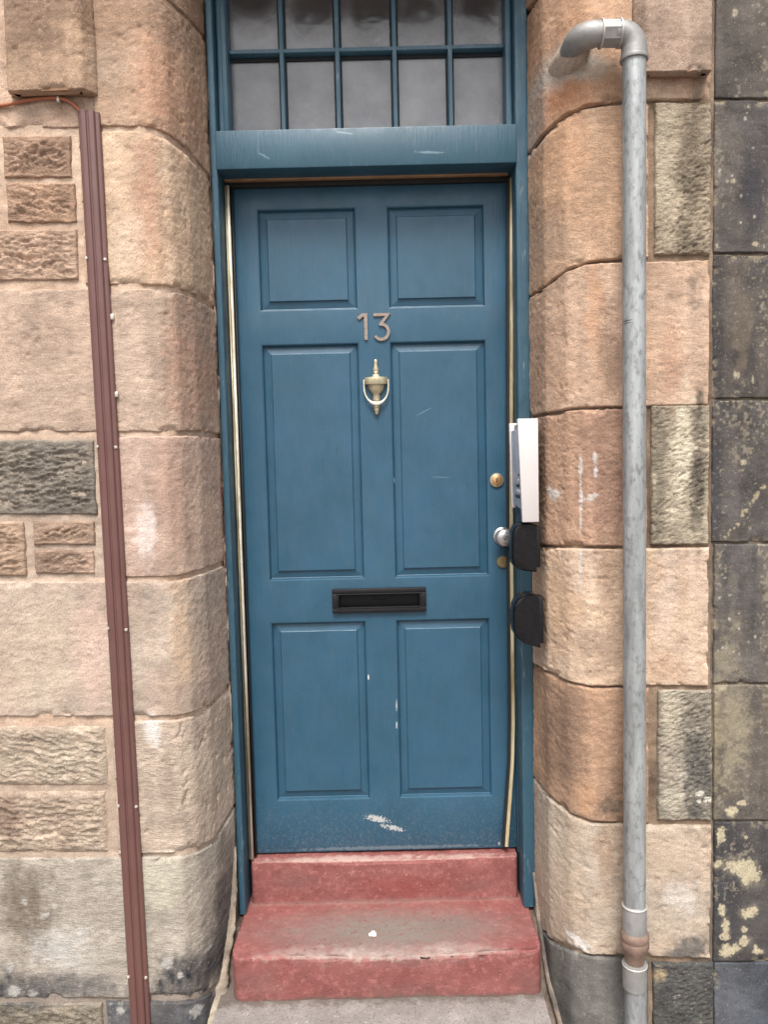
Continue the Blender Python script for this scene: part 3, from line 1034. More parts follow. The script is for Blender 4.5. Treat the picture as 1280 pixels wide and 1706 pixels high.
# dark hallway behind the door
mb = MB()
hz = 2.9
mb.box(-0.75, 0.75, 0.46, 3.6, 0.02, hz)
bmesh.ops.delete(mb.bm, geom=[f for f in mb.bm.faces if f.calc_center_median().y < 0.47], context='FACES')
mb.box(-0.80, -0.47, 0.30, 0.46, 0.0, TOPZ)
mb.box(0.43, 0.80, 0.30, 0.46, 0.0, TOPZ)
mb.box(-0.469, 0.429, 0.401, 0.46, lz + 0.05, TOPZ)
tag(mb.build('hallway', simple_mat('hall_plaster', (150, 140, 130), 0.9)), kind='structure')

# ------------------------------------------------------------------ door frame
YF, YS, YD = 0.26, 0.33, 0.36
BLUE = (42, 87, 111)
BLUE2 = (48, 88, 107)
M['door'] = None
M['frame'] = paint_mat('frame_paint', BLUE2, 0.5, grain=1.6, worn=0.5)
M['transom'] = paint_mat('transom_paint', (48, 88, 106), 0.42, grain=1.0, worn=0.15, spots=[
    (tuple(at(715, 254, 0.25)), (0.045, 0.05, 0.004), (0.33, 0.42, 0.46), 0.35, 160, 0.5, 0.05),
    (tuple(at(440, 260, 0.25)), (0.02, 0.05, 0.003), (0.33, 0.42, 0.46), 0.3, 160, 0.5, 0.5),
    (tuple(at(575, 222, 0.25)), (0.03, 0.05, 0.003), (0.33, 0.42, 0.46), 0.3, 160, 0.5, 0.15)])

ZT = at(640, 1420, YD).z            # threshold
Z_TREAD = 0.126
frame = empty('timber_surround', (0, YF, Z_TREAD), 'weathered blue wooden door frame set in the sandstone reveal', 'door frame')


def rough_bar(name, x0, x1, y0, y1, z0, z1, mat, parent, seed, amp=0.0012, bev=0.004, nz=120):
    """bar with slightly uneven painted faces (long axis Z)"""
    prof = []
    for (cx_, cy_, sx_, sy_) in ((x0, y0, 1, 1), (x1, y0, -1, 1), (x1, y1, -1, -1), (x0, y1, 1, -1)):
        a0 = [(0, bev), (bev * 0.3, bev * 0.3), (bev, 0)]
        pts = [(cx_ + sx_ * p_[0], cy_ + sy_ * p_[1]) for p_ in a0]
        if (sx_, sy_) in ((-1, 1), (1, -1)):
            pts = pts[::-1]
        prof += pts
    nprof = []
    for i in range(len(prof)):
        a, b_ = prof[i], prof[(i + 1) % len(prof)]
        k = max(1, int(math.hypot(b_[0] - a[0], b_[1] - a[1]) / 0.006))
        for j in range(k):
            nprof.append((a[0] + (b_[0] - a[0]) * j / k, a[1] + (b_[1] - a[1]) * j / k))
    P = np.array(nprof + [nprof[0]])
    z = np.linspace(z0, z1, nz)
    per = np.linspace(0, 1, len(P))
    U, Zg = np.meshgrid(per, z)
    U2 = U.copy()
    U2[:, -1] = U2[:, 0]
    n1 = (fbm(U2 * 14, Zg * 3, seed, 3) - 0.5) * 2 * amp
    n2 = (fbm(U2 * 50, Zg * 26, seed + 1, 3) - 0.5) * amp
    n1[:, -1] = n1[:, 0]; n2[:, -1] = n2[:, 0]
    cx_, cy_ = (x0 + x1) / 2, (y0 + y1) / 2
    dx, dy = P[:, 0] - cx_, P[:, 1] - cy_
    ll = np.hypot(dx, dy)
    X = P[:, 0] + dx / ll * (n1 + n2)
    Y = P[:, 1] + dy / ll * (n1 + n2)
    return put(name, grid_mesh(name, X, Y, Zg), mat, parent)


xl_out, xl_in = at(373, 850, YF).x, at(384, 850, YF).x
xr_in, xr_out = at(866, 850, YF).x, at(887, 850, YF).x
z_tr_top, z_tr_bot = at(615, 212, YF - 0.01).z, at(615, 277, YF - 0.01).z
z_head = lz - 0.006
rough_bar('jamb', xl_out, xl_in, YF, 0.42, Z_TREAD + 0.002, z_head, M['frame'], frame, 200, 0.0018, nz=300)
rough_bar('jamb', xr_in, xr_out, YF, 0.42, Z_TREAD + 0.004, z_head, M['frame'], frame, 201, 0.0018, nz=300)
# stops against which the door closes
MB().box(xl_in - 0.004, xl_in + 0.0035, YS + 0.012, 0.42, ZT, z_tr_bot, 0.001).build('door_stop', M['frame'], frame)
MB().box(xr_in - 0.0035, xr_in + 0.004, YS + 0.012, 0.42, ZT, z_tr_bot, 0.001).build('door_stop', M['frame'], frame)
MB().box(xl_in - 0.002, xr_in + 0.002, YF - 0.012, 0.42, z_tr_bot, z_tr_top, 0.004).build('transom_rail', M['transom'], frame)
MB().box(xl_in - 0.002, xr_in + 0.002, YF + 0.03, 0.42, z_head - 0.05, z_head, 0.004).build('head_rail', M['frame'], frame)

# draught strips in worn brass round the door
mt, nt, b = new_mat('worn_brass_strip')
h = NT(nt)
c = h.mix(h.ramp(h.noise(40, 4, 0.7, stretch=(1, 1, 0.12)), [(0.35, 0.0), (0.65, 1.0)]), lin((150, 132, 92), 0.9), lin((226, 212, 176), 0.9))
nt.links.new(c, b.inputs['Base Color'])
b.inputs['Metallic'].default_value = 0.35
b.inputs['Roughness'].default_value = 0.42
M['strip'] = mt
mt, nt, b = new_mat('pale_strip')
h = NT(nt)
c = h.mix(h.ramp(h.noise(50, 4, 0.7, stretch=(1, 1, 0.1)), [(0.40, 0.0), (0.6, 1.0)]), lin((168, 156, 128), 0.9), lin((240, 234, 218), 0.9))
nt.links.new(c, b.inputs['Base Color'])
b.inputs['Roughness'].default_value = 0.45
M['strip_pale'] = mt
M['rubber'] = simple_mat('black_rubber', (30, 27, 26), 0.7)


def strip(name, pts, w, dep, mat, seed=0):
    """thin bar through world points (centre line of its front), w across, dep backwards"""
    mb_ = MB()
    rings = []
    for p_ in pts:
        rings.append([mb_.bm.verts.new(Vector(p_) + Vector(q)) for q in ((-w / 2, 0.002, 0), (-w / 2 + 0.002, 0, 0), (w / 2 - 0.002, 0, 0), (w / 2, 0.002, 0), (w / 2, dep, 0), (-w / 2, dep, 0))])
    for a_, b_ in zip(rings[:-1], rings[1:]):
        for k in range(6):
            mb_.bm.faces.new((a_[k], a_[(k + 1) % 6], b_[(k + 1) % 6], b_[k]))
    mb_.bm.faces.new(rings[0]); mb_.bm.faces.new(rings[-1])
    return mb_.build(name, mat, frame)


xsl = xl_in + 0.0085
strip('draught_strip', [(xsl - 0.003, YS, ZT + 0.003), (xsl - 0.003, YS, z_tr_bot - 0.016)], 0.006, 0.012, M['strip'])
strip('draught_strip', [(xsl + 0.0045, YS - 0.005, ZT + 0.003), (xsl + 0.0045, YS - 0.005, z_tr_bot - 0.016)], 0.0075, 0.014, M['strip_pale'])
strip('rubber_seal', [(xsl + 0.0125, YS + 0.012, ZT + 0.003), (xsl + 0.0125, YS + 0.012, z_tr_bot - 0.016)], 0.006, 0.012, M['rubber'])
rs = [at(853.5, 296, YS), at(853, 500, YS), at(853, 690, YS), at(853, 880, YS), at(853.5, 950, YS), at(855, 1100, YS), at(856, 1200, YS), at(855, 1265, YS), at(850, 1340, YS), at(845, 1411, YS)]
strip('draught_strip', rs, 0.0105, 0.010, M['strip'])
strip('rubber_seal', [p_ + Vector((-0.0085, 0.008, 0)) for p_ in rs], 0.010, 0.010, M['rubber'])
zts = z_tr_bot - 0.012
mb = MB()
mb.box(xl_in + 0.004, xr_in - 0.010, YS - 0.006, YS + 0.012, at(615, 297, YS).z, at(615, 291, YS).z, 0.0015)
mb.build('draught_strip', simple_mat('copper_brown_strip', (176, 138, 104), 0.5, 0.2, 0.2), frame)
MB().box(xl_in + 0.002, xr_in - 0.002, YS + 0.014, 0.40, at(615, 304, YS).z, z_tr_bot + 0.002, 0.001).build('rubber_seal', M['rubber'], frame)

# ------------------------------------------------------------------ fanlight
fan = empty('fanlight_window', (0, 0.30, z_tr_top), 'fanlight of small dusty panes in blue glazing bars above the door', 'window')
YG = 0.345
M['fanbar'] = paint_mat('fanlight_paint', (58, 97, 116), 0.42, grain=1.4, worn=0.45)
gx0, gx1 = at(384, 140, YG - 0.02).x, at(840, 140, YG - 0.02).x
fz0 = z_tr_top
fz1 = z_head - 0.05
yb_row = at(612, 83, YG - 0.02).z
rough_bar('stile', xl_in + 0.001, gx0, YF + 0.035, 0.40, fz0, fz1, M['fanbar'], fan, 210, 0.001, nz=80)
rough_bar('stile', gx1, xr_in - 0.001, YF + 0.035, 0.40, fz0, fz1, M['fanbar'], fan, 211, 0.001, nz=80)
MB().box(gx0 - 0.018, gx0 - 0.003, YF + 0.028, YF + 0.037, fz0, fz1, 0.002).build('bead', M['fanbar'], fan)
bars_px = [471, 563.5, 658.5, 751]
bxs = [at(q, 145, YG - 0.02).x for q in bars_px]
edges = [gx0] + bxs + [gx1]
bw = 0.0082
M['shade_strip'] = simple_mat('shade_strip_dark', (26, 32, 38), 0.8, 0, 0.5, vscale=120)  # dark strips painting the shadow lines beside and below the glazing bars
for i, q in enumerate(bxs):
    mb = MB()
    mb.prism([(q - bw, YG, fz0 + 0.001), (q - bw, YG - 0.008, fz0 + 0.001), (q - 0.0060, YG - 0.026, fz0 + 0.001), (q + 0.0060, YG - 0.026, fz0 + 0.001), (q + bw, YG - 0.008, fz0 + 0.001), (q + bw, YG, fz0 + 0.001)], (0, 0, fz1 - fz0 - 0.002), 0.001, 1)
    mb.build('glazing_bar', M['fanbar'], fan)
    MB().box(q - bw - 0.0035, q + bw + 0.0035, YG - 0.0035, YG + 0.0008, fz0 + 0.002, fz1 - 0.002).build('shade_strip', M['shade_strip'], fan, smooth=False)
MB().box(gx0, gx1, YG - 0.0045, YG + 0.0006, yb_row - bw - 0.010, yb_row + bw + 0.003).build('shade_strip', M['shade_strip'], fan, smooth=False)
mb = MB()
zq = yb_row
mb.prism([(gx0, YG, zq - bw), (gx0, YG - 0.008, zq - bw), (gx0, YG - 0.0255, zq - 0.0055), (gx0, YG - 0.0255, zq + 0.0055), (gx0, YG - 0.008, zq + bw), (gx0, YG, zq + bw)], (gx1 - gx0, 0, 0), 0.001, 1)
mb.build('glazing_bar', M['fanbar'], fan)
# glass: old, dusty, slightly rippled
mt = bpy.data.materials.new('dusty_glass')
mt.use_nodes = True
nt = mt.node_tree
nt.nodes.clear()
out = nt.nodes.new('ShaderNodeOutputMaterial')
h = NT(nt)
gl = nt.nodes.new('ShaderNodeBsdfPrincipled')
gl.inputs['Base Color'].default_value = (0.85, 0.88, 0.88, 1)
gl.inputs['Transmission Weight'].default_value = 1.0
gl.inputs['Roughness'].default_value = 0.12
gl.inputs['IOR'].default_value = 1.45
du = nt.nodes.new('ShaderNodeBsdfPrincipled')
dc = h.mix(h.ramp(h.noise(6, 5, 0.65), [(0.3, 0.0), (0.7, 1.0)]), lin((128, 130, 136)), lin((164, 165, 168)))
nt.links.new(dc, du.inputs['Base Color'])
du.inputs['Roughness'].default_value = 0.22
mx = nt.nodes.new('ShaderNodeMixShader')
oi = nt.nodes.new('ShaderNodeObjectInfo')
dm = h.math('ADD', h.math('MULTIPLY', h.noise(9, 4, 0.6), 0.35), h.math('ADD', 0.52, h.math('MULTIPLY', oi.outputs['Random'], 0.34)), clamp=True)
for (x_, y_, rx_, rz_) in ((425, -20, 75, 85), (520, 20, 60, 60), (615, 0, 60, 95), (700, 10, 60, 60), (800, 0, 50, 85), (610, 40, 30, 30)):
    q = at(x_, y_, YG)
    clean = h.blob((q.x, YG, q.z), (rx_ * 0.0018, 0.1, rz_ * 0.0018), 9, 0.22, 0.6)
    dm = h.math('MULTIPLY', dm, h.math('SUBTRACT', 1.0, h.math('MULTIPLY', clean, 0.85)))
nt.links.new(dm, mx.inputs[0])
nt.links.new(gl.outputs[0], mx.inputs[1])
nt.links.new(du.outputs[0], mx.inputs[2])
nt.links.new(mx.outputs[0], out.inputs['Surface'])
nb = h.bump(h.noise(12, 3, 0.5), 0.25, 0.01)
nt.links.new(nb, gl.inputs['Normal']); nt.links.new(nb, du.inputs['Normal'])
M['glass'] = mt
for r, (za, zb_) in enumerate(((fz0 + 0.001, yb_row), (yb_row, fz1 - 0.001))):
    for i in range(5):
        MB().box(edges[i] + 0.0005, edges[i + 1] - 0.0005, YG + 0.001, YG + 0.004, za + 0.0005, zb_ - 0.0005).build('pane', M['glass'], fan, smooth=False)
        # shadow lines along the bars are the dark strips built above
# ------------------------------------------------------------------ the door
xdl, xdr = at(404, 850, YD).x, at(858, 850, YD).x
zdb, zdt = ZT + 0.006, at(615, 296, YD).z


def wp(x, y, Y=YD):
    return tuple(at(x, y, Y))


CHIP = (0.46, 0.46, 0.44)
spots = [
    (wp(628, 1364), (0.036, 0.05, 0.010), CHIP, 0.85, 190, 0.95, 0.20),
    (wp(655, 1379), (0.034, 0.05, 0.008), CHIP, 0.85, 190, 0.9, 0.25),
    (wp(614, 1128), (0.003, 0.05, 0.010), CHIP, 0.95, 90, 0.1, 0.0),
    (wp(661, 1208), (0.003, 0.05, 0.012), CHIP, 0.65, 150, 0.4, 0.0),
    (wp(661, 1175), (0.0025, 0.05, 0.02), CHIP, 0.6, 150, 0.5, 0.0),
    (wp(657, 800), (0.002, 0.05, 0.010), CHIP, 0.8, 150, 0.3, 0.0),
    (wp(708, 685), (0.028, 0.05, 0.0012), (0.26, 0.36, 0.42), 0.4, 90, 0.15, -0.45),
    (wp(735, 795), (0.034, 0.05, 0.0011), (0.26, 0.36, 0.42), 0.35, 90, 0.15, 0.05),
    (wp(561, 751), (0.0012, 0.05, 0.012), (0.02, 0.03, 0.04), 0.8, 90, 0.1, 0.0),
    (wp(832, 1405), (0.004, 0.05, 0.006), CHIP, 0.8, 150, 0.4, 0.0),
    (wp(650, 1412), (0.33, 0.05, 0.006), (0.20, 0.24, 0.26), 0.5, 70, 0.6, 0.0),
]
M['door'] = paint_mat('door_paint', BLUE, 0.42, grain=1.1, spots=spots, splash=(zdb, 0.22))
door = empty('front_door', ((xdl + xdr) / 2, YD, zdb), 'blue six panel front door numbered 13 with brass knocker', 'door')


def rect(x0, y0, x1, y1):
    """photo rectangle -> (X0, X1, Z0, Z1) on the door face, squared up"""
    cxm, cym = (x0 + x1) / 2, (y0 + y1) / 2
    return (at(x0, cym, YD).x, at(x1, cym, YD).x, at(cxm, y1, YD).z, at(cxm, y0, YD).z)


cols = []
pl = [rect(432, 347, 592, 516), rect(440, 573, 604, 966), rect(457, 1037, 614, 1333)]
pr = [rect(649, 343, 809, 512), rect(653, 568, 812, 961), rect(662, 1031, 818, 1328)]
lx0, lx1 = np.mean([q[0] for q in pl]), np.mean([q[1] for q in pl])
rx0, rx1 = np.mean([q[0] for q in pr]), np.mean([q[1] for q in pr])
rowsz = []
for a, b_ in zip(pl, pr):
    rowsz.append(((a[2] + b_[2]) / 2, (a[3] + b_[3]) / 2))
# stiles and rails: one painted slab face with six openings, no visible joints
xs = [xdl, lx0, lx1, rx0, rx1, xdr]
zs = [zdb, rowsz[2][0], rowsz[2][1], rowsz[1][0], rowsz[1][1], rowsz[0][0], rowsz[0][1], zdt]
openings = {(1, 1), (3, 1), (1, 3), (3, 3), (1, 5), (3, 5)}
bm = bmesh.new()
vg = {}
for i, x in enumerate(xs):
    for j, z in enumerate(zs):
        vg[i, j] = bm.verts.new((x, YD, z))
for i in range(5):
    for j in range(7):
        if (i, j) in openings:
            continue
        bm.faces.new((vg[i, j], vg[i + 1, j], vg[i + 1, j + 1], vg[i, j + 1]))
ret = bmesh.ops.extrude_face_region(bm, geom=bm.faces[:])
bmesh.ops.translate(bm, vec=(0, 0.044, 0), verts=[v for v in ret['geom'] if isinstance(v, bmesh.types.BMVert)])
oe = [e for e in bm.edges if e.is_manifold and e.calc_face_angle(0) > 1.0 and all(v.co.y < YD + 0.001 for v in e.verts)]
bmesh.ops.bevel(bm, geom=oe, offset=0.0025, segments=2, profile=0.5, affect='EDGES')
mb = MB(); mb.bm.free(); mb.bm = bm
leaf = mb.build('stiles_and_rails', M['door'], door)
RINGS = [(-0.0012, 0.0012), (0.0014, 0.0020), (0.0028, 0.0045), (0.0038, 0.0095), (0.0050, 0.0140), (0.0066, 0.0148), (0.0085, 0.0140), (0.0258, 0.0104), (0.0268, 0.0100), (0.0280, 0.0058), (0.0294, 0.0048)]


def panel(x0, x1, z0, z1):
    bm_ = bmesh.new()
    loops = []
    for off, dep in RINGS:
        loops.append([bm_.verts.new(q) for q in ((x0 + off, YD + dep, z0 + off), (x1 - off, YD + dep, z0 + off), (x1 - off, YD + dep, z1 - off), (x0 + off, YD + dep, z1 - off))])
    for a_, b_ in zip(loops[:-1], loops[1:]):
        for k in range(4):
            bm_.faces.new((a_[k], a_[(k + 1) % 4], b_[(k + 1) % 4], b_[k]))
    bm_.faces.new(loops[-1])
    mb_ = MB(); mb_.bm.free(); mb_.bm = bm_
    return mb_.build('panel', M['door'], door, smooth=False)


for j in (5, 3, 1):
    for i in (1, 3):
        panel(xs[i], xs[i + 1], zs[j], zs[j + 1])

# house number
M['number'] = simple_mat('tarnished_number', (158, 142, 130), 0.5, 0.3, 0.3, vscale=200)


def stroke(pts, w):
    pts = [Vector((p_[0], p_[1])) for p_ in pts]
    l_, r_ = [], []
    for i, p_ in enumerate(pts):
        a = (p_ - pts[i - 1]).normalized() if i else None
        b_ = (pts[i + 1] - p_).normalized() if i < len(pts) - 1 else None
        t = (a + b_).normalized() if a and b_ else (a or b_)
        n_ = Vector((-t.y, t.x))
        k = w / 2 / max(0.5, (n_.dot(Vector((-(a or b_).y, (a or b_).x)))))
        l_.append(p_ + n_ * k); r_.append(p_ - n_ * k)
    return l_, r_


def digit(name, pts, w, x0, y0, x1, y1, label, split=None):
    A_, B_ = at(x0, y1, YD), at(x1, y0, YD)
    sx_, sz_ = B_.x - A_.x, B_.z - A_.z
    P2 = [(A_.x + p_[0] * sx_, A_.z + p_[1] * sz_) for p_ in pts]
    bm_ = bmesh.new()
    cut_ = split or len(P2)
    for part_, off_ in ((P2[:cut_], 0.0), (P2[cut_:], 0.0004)):
        if len(part_) > 1:
            digit_stroke(bm_, part_, w, off_)
    mb_ = MB(); mb_.bm.free(); mb_.bm = bm_
    o = mb_.build(name, M['number'], door, smooth=False)
    o['label'] = label
    return o


def digit_stroke(bm_, P2, w, off):
    l_, r_ = stroke(P2, w)
    f0 = [bm_.verts.new((p_.x, YD - 0.006 - off, p_.y)) for p_ in l_]
    f1 = [bm_.verts.new((p_.x, YD - 0.006 - off, p_.y)) for p_ in r_]
    b0 = [bm_.verts.new((p_.x, YD + 0.0005, p_.y)) for p_ in l_]
    b1 = [bm_.verts.new((p_.x, YD + 0.0005, p_.y)) for p_ in r_]
    for i in range(len(l_) - 1):
        bm_.faces.new((f0[i], f1[i], f1[i + 1], f0[i + 1]))
        bm_.faces.new((f0[i], f0[i + 1], b0[i + 1], b0[i]))
        bm_.faces.new((f1[i], b1[i], b1[i + 1], f1[i + 1]))
    bm_.faces.new((f0[0], b0[0], b1[0], f1[0]))
    bm_.faces.new((f0[-1], f1[-1], b1[-1], b0[-1]))


digit('house_number', [(0.0, 0.80), (0.40, 0.93), (0.72, 0.93), (0.72, 0.5), (0.72, 0.0)], 0.0098, 598, 522, 614, 567, 'tarnished metal numeral 1')
three = [(0.08, 0.95), (0.50, 0.95), (0.88, 0.95), (0.42, 0.56)]
for k in range(13):
    t = math.radians(105 - 255 * k / 12)
    three.append((0.50 + 0.40 * math.cos(t), 0.32 + 0.28 * math.sin(t)))
digit('house_number', three, 0.0088, 621, 522, 650, 568, 'tarnished metal numeral 3', 4)

# knocker
M['brass'] = simple_mat('dull_brass', (166, 156, 130), 0.42, 0.45, 0.18, vscale=60, k=1.0)
M['brass_pale'] = simple_mat('worn_brass_ring', (220, 214, 194), 0.35, 0.5, 0.12, vscale=60, k=1.0)
kc = at(627, 645, YD)
pxm = (YD - CAM.y) / F_PX


def kz(y):
    return (645 - y) * pxm


urn = [(0.0015, 600), (0.0035, 601), (0.0042, 604), (0.0034, 607), (0.0036, 609), (0.0056, 615), (0.0066, 618), (0.0052, 620), (0.0066, 621.5), (0.0052, 623)]
neck = [(0.0055, 622), (0.0070, 626), (0.013, 628.5), (0.0315, 629.5), (0.0325, 630.5), (0.0325, 640), (0.0315, 641), (0.020, 641.5)]
bowl = [(0.0235, 641.2), (0.0230, 645), (0.0205, 650), (0.0150, 654), (0.0095, 657), (0.0075, 660), (0.0075, 668)]
foot = [(0.008, 680), (0.0085, 683), (0.006, 685), (0.006, 688), (0.004, 690), (0.001, 691)]
kn = None
mb = MB()
for prof in (urn, neck, bowl):
    mb.lathe([(r * (1.4 if prof is urn else 1.06), kz(y)) for r, y in prof], (kc.x, YD - 0.006, kc.z), 'Z', 28, 0.62)
mb.box(kc.x - 0.010, kc.x + 0.010, YD - 0.008, YD + 0.001, kc.z + kz(668), kc.z + kz(624), 0.002)
kn = mb.build('knocker', M['brass'], door)
mb = MB()
ring = []
for k in range(29):
    t = math.radians(180 + 180 * k / 28)
    ring.append((kc.x + 0.0365 * math.cos(t), YD - 0.014, kc.z + kz(646) + 0.049 * math.sin(t)))
ring = [(ring[0][0], ring[0][1], kc.z + kz(633))] + ring + [(ring[-1][0], ring[-1][1], kc.z + kz(633))]
mb.tube(ring, [0.0022] * 2 + [0.0026 + 0.0042 * math.sin(math.pi * k / 28) ** 6 for k in range(1, 28)] + [0.0022] * 2, 12)
mb.build('ring', M['brass_pale'], kn)
mb = MB()
mb.lathe([(r, kz(y)) for r, y in [(0.006, 672), (0.009, 674), (0.012, 677), (0.009, 680)] + foot], (kc.x, YD - 0.008, kc.z), 'Z', 24, 0.8)
mb.build('striker', M['brass'], kn)

# letterbox
M['black'] = simple_mat('black_metal', (26, 25, 28), 0.42, 0.3, 0.2, bump=0.1)
M['black_flap'] = simple_mat('black_flap', (9, 9, 10), 0.5, 0.0, 0.2, spec=0.2)
r4 = rect(554, 979, 710, 1019.5)
lb0 = MB()
for (a, b_, c_, d_) in ((r4[0], r4[1], r4[3] - 0.015, r4[3]), (r4[0], r4[1], r4[2], r4[2] + 0.015), (r4[0], r4[0] + 0.017, r4[2] + 0.0145, r4[3] - 0.0145), (r4[1] - 0.017, r4[1], r4[2] + 0.0145, r4[3] - 0.0145)):
    lb0.box(a, b_, YD - 0.013, YD + 0.001, c_, d_, 0.003)
for (a, b_, c_, d_) in ((r4[0] + 0.013, r4[1] - 0.013, r4[3] - 0.0185, r4[3] - 0.0145), (r4[0] + 0.013, r4[1] - 0.013, r4[2] + 0.0145, r4[2] + 0.0185), (r4[0] + 0.0155, r4[0] + 0.020, r4[2] + 0.0175, r4[3] - 0.0175), (r4[1] - 0.020, r4[1] - 0.0155, r4[2] + 0.0175, r4[3] - 0.0175)):
    lb0.box(a, b_, YD - 0.0155, YD - 0.002, c_, d_, 0.0015)
lbx = lb0.build('letterbox', M['black'], door)
mb = MB()
mb.box(r4[0] + 0.0195, r4[1] - 0.0195, YD - 0.003, YD + 0.001, r4[2] + 0.018, r4[3] - 0.018, 0.001)
mb.box((r4[0] + r4[1]) / 2 - 0.024, (r4[0] + r4[1]) / 2 + 0.024, YD - 0.0045, YD - 0.002, (r4[2] + r4[3]) / 2 + 0.001, (r4[2] + r4[3]) / 2 + 0.009, 0.001)
mb.build('flap', M['black_flap'], lbx)

# locks and knob
M['lock'] = simple_mat('lock_brass', (196, 158, 112), 0.35, 0.7, 0.15, vscale=80, k=1.0)
M['lock_rim'] = simple_mat('lock_rim', (190, 168, 142), 0.35, 0.7, 0.1, k=1.0)
M['old_brass'] = simple_mat('old_brass', (150, 134, 96), 0.5, 0.5, 0.25, vscale=200)
M['satin'] = simple_mat('satin_steel', (196, 190, 190), 0.28, 0.9, 0.06, k=1.0)
c0 = at(828, 800, YD)
lk = MB().lathe([(0.0215, -0.001), (0.0215, 0.003), (0.0205, 0.006), (0.0165, 0.007), (0.0160, 0.005), (0.001, 0.005)], tuple(c0), '-Y', 36).build('cylinder_lock', M['lock_rim'], door)
MB().lathe([(0.0150, 0.0045), (0.0150, 0.0065), (0.0135, 0.0075), (0.001, 0.0078)], tuple(c0), '-Y', 28).build('lock_core', M['lock'], lk)
MB().box(c0.x - 0.0012, c0.x + 0.0012, YD - 0.0085, YD - 0.007, c0.z - 0.0065, c0.z + 0.0065).build('keyhole', M['black_flap'], lk)
c1_ = at(837, 893, YD)
kb = MB().lathe([(0.027, -0.001), (0.027, 0.003), (0.024, 0.006), (0.012, 0.009), (0.0105, 0.022), (0.014, 0.027), (0.0235, 0.033), (0.0275, 0.041), (0.0275, 0.047), (0.024, 0.054), (0.016, 0.0585), (0.006, 0.0602), (0.001, 0.0604)], tuple(c1_), '-Y', 40).build('door_knob', M['satin'], door)
c2_ = at(838, 936, YD)
MB().lathe([(0.019, -0.001), (0.019, 0.003), (0.0175, 0.0055), (0.014, 0.0065), (0.001, 0.0068)], tuple(c2_), '-Y', 32).build('lock_cover', M['old_brass'], door)

# ------------------------------------------------------------------ red steps
mt, nt, b = new_mat('red_step_paint')
h = NT(nt)
red1, red2 = lin((150, 91, 86)), lin((134, 73, 69))
c = h.mix(h.ramp(h.noise(9, 5, 0.65), [(0.35, 0.0), (0.65, 1.0)]), red1, red2)
c = h.mix(h.ramp(h.noise(60, 4, 0.65), [(0.52, 0.0), (0.75, 0.55)]), c, lin((196, 132, 124)))
pt = at(640, 1552, 0.19)
foot = h.blob((pt.x + 0.01, 0.17, Z_TREAD), (0.46, 0.15, 0.06), 26, 0.16, 0.75)
foot2 = h.math('MULTIPLY', foot, h.ramp(h.noise(75, 5, 0.72), [(0.36, 0.0), (0.43, 1.0)]), clamp=True)
c = h.mix(h.math('MULTIPLY', foot2, 0.95), c, lin((130, 118, 110)))
lip = h.blob((pt.x + 0.02, 0.066, Z_TREAD + 0.002), (0.38, 0.062, 0.016), 30, 0.22, 0.7)
lip = h.math('MULTIPLY', lip, h.ramp(h.noise(85, 5, 0.75), [(0.30, 0.35), (0.52, 1.0)]))
c = h.mix(h.math('MULTIPLY', lip, 0.9), c, lin((200, 188, 176)))
top_edge = h.blob((pt.x, 0.325, ZT + 0.002), (0.52, 0.03, 0.008), 60, 0.22, 0.5)
c = h.mix(h.math('MULTIPLY', top_edge, 0.75), c, lin((204, 176, 164)))
dk = h.blob((at(755, 1540, 0.2).x, 0.2, Z_TREAD), (0.12, 0.06, 0.05), 40, 0.3, 0.9)
c = h.mix(h.math('MULTIPLY', dk, 0.6), c, lin((118, 104, 98)))
dk = h.blob((pt.x + 0.1, 0.30, Z_TREAD + 0.045), (0.26, 0.06, 0.05), 30, 0.35, 0.9)
c = h.mix(h.math('MULTIPLY', dk, 0.6), c, lin((140, 62, 58)))
grit = h.ramp(h.noise(150, 3, 0.6), [(0.64, 0.0), (0.70, 1.0)])
c = h.mix(h.math('MULTIPLY', grit, 0.28), c, lin((204, 180, 170)))
pits = h.ramp(h.noise(110, 2, 0.5, loc=(7, 3, 1)), [(0.28, 1.0), (0.33, 0.0)])
c = h.mix(h.math('MULTIPLY', pits, 0.5), c, lin((66, 40, 38)))
nose = h.blob((pt.x, 0.058, Z_TREAD - 0.002), (0.56, 0.03, 0.026), 40, 0.2, 0.9)
chp = h.math('MULTIPLY', nose, h.ramp(h.noise(48, 5, 0.72, loc=(2, 0, 5)), [(0.555, 0.0), (0.575, 1.0)]))
c = h.mix(h.math('MULTIPLY', chp, 0.9), c, lin((172, 158, 146)))
nose2 = h.blob((pt.x, 0.318, ZT - 0.05), (0.56, 0.05, 0.09), 40, 0.2, 0.9)
chp2 = h.math('MULTIPLY', nose2, h.ramp(h.noise(60, 5, 0.75, loc=(5, 0, 1)), [(0.635, 0.0), (0.655, 1.0)]))
c = h.mix(h.math('MULTIPLY', chp2, 0.85), c, lin((188, 158, 148)))
# grime along the feet of the risers
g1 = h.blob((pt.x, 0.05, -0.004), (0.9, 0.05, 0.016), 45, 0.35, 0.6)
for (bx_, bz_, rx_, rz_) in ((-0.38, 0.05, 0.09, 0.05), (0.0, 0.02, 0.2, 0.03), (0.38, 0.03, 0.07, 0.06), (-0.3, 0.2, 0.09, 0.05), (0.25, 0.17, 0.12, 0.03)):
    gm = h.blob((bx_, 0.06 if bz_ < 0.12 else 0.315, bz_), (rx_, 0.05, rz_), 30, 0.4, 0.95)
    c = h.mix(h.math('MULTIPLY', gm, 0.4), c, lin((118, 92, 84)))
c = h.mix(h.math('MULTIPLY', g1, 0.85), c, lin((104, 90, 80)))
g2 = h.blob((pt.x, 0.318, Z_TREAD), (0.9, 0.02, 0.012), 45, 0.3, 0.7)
c = h.mix(h.math('MULTIPLY', g2, 0.55), c, lin((150, 120, 112)))
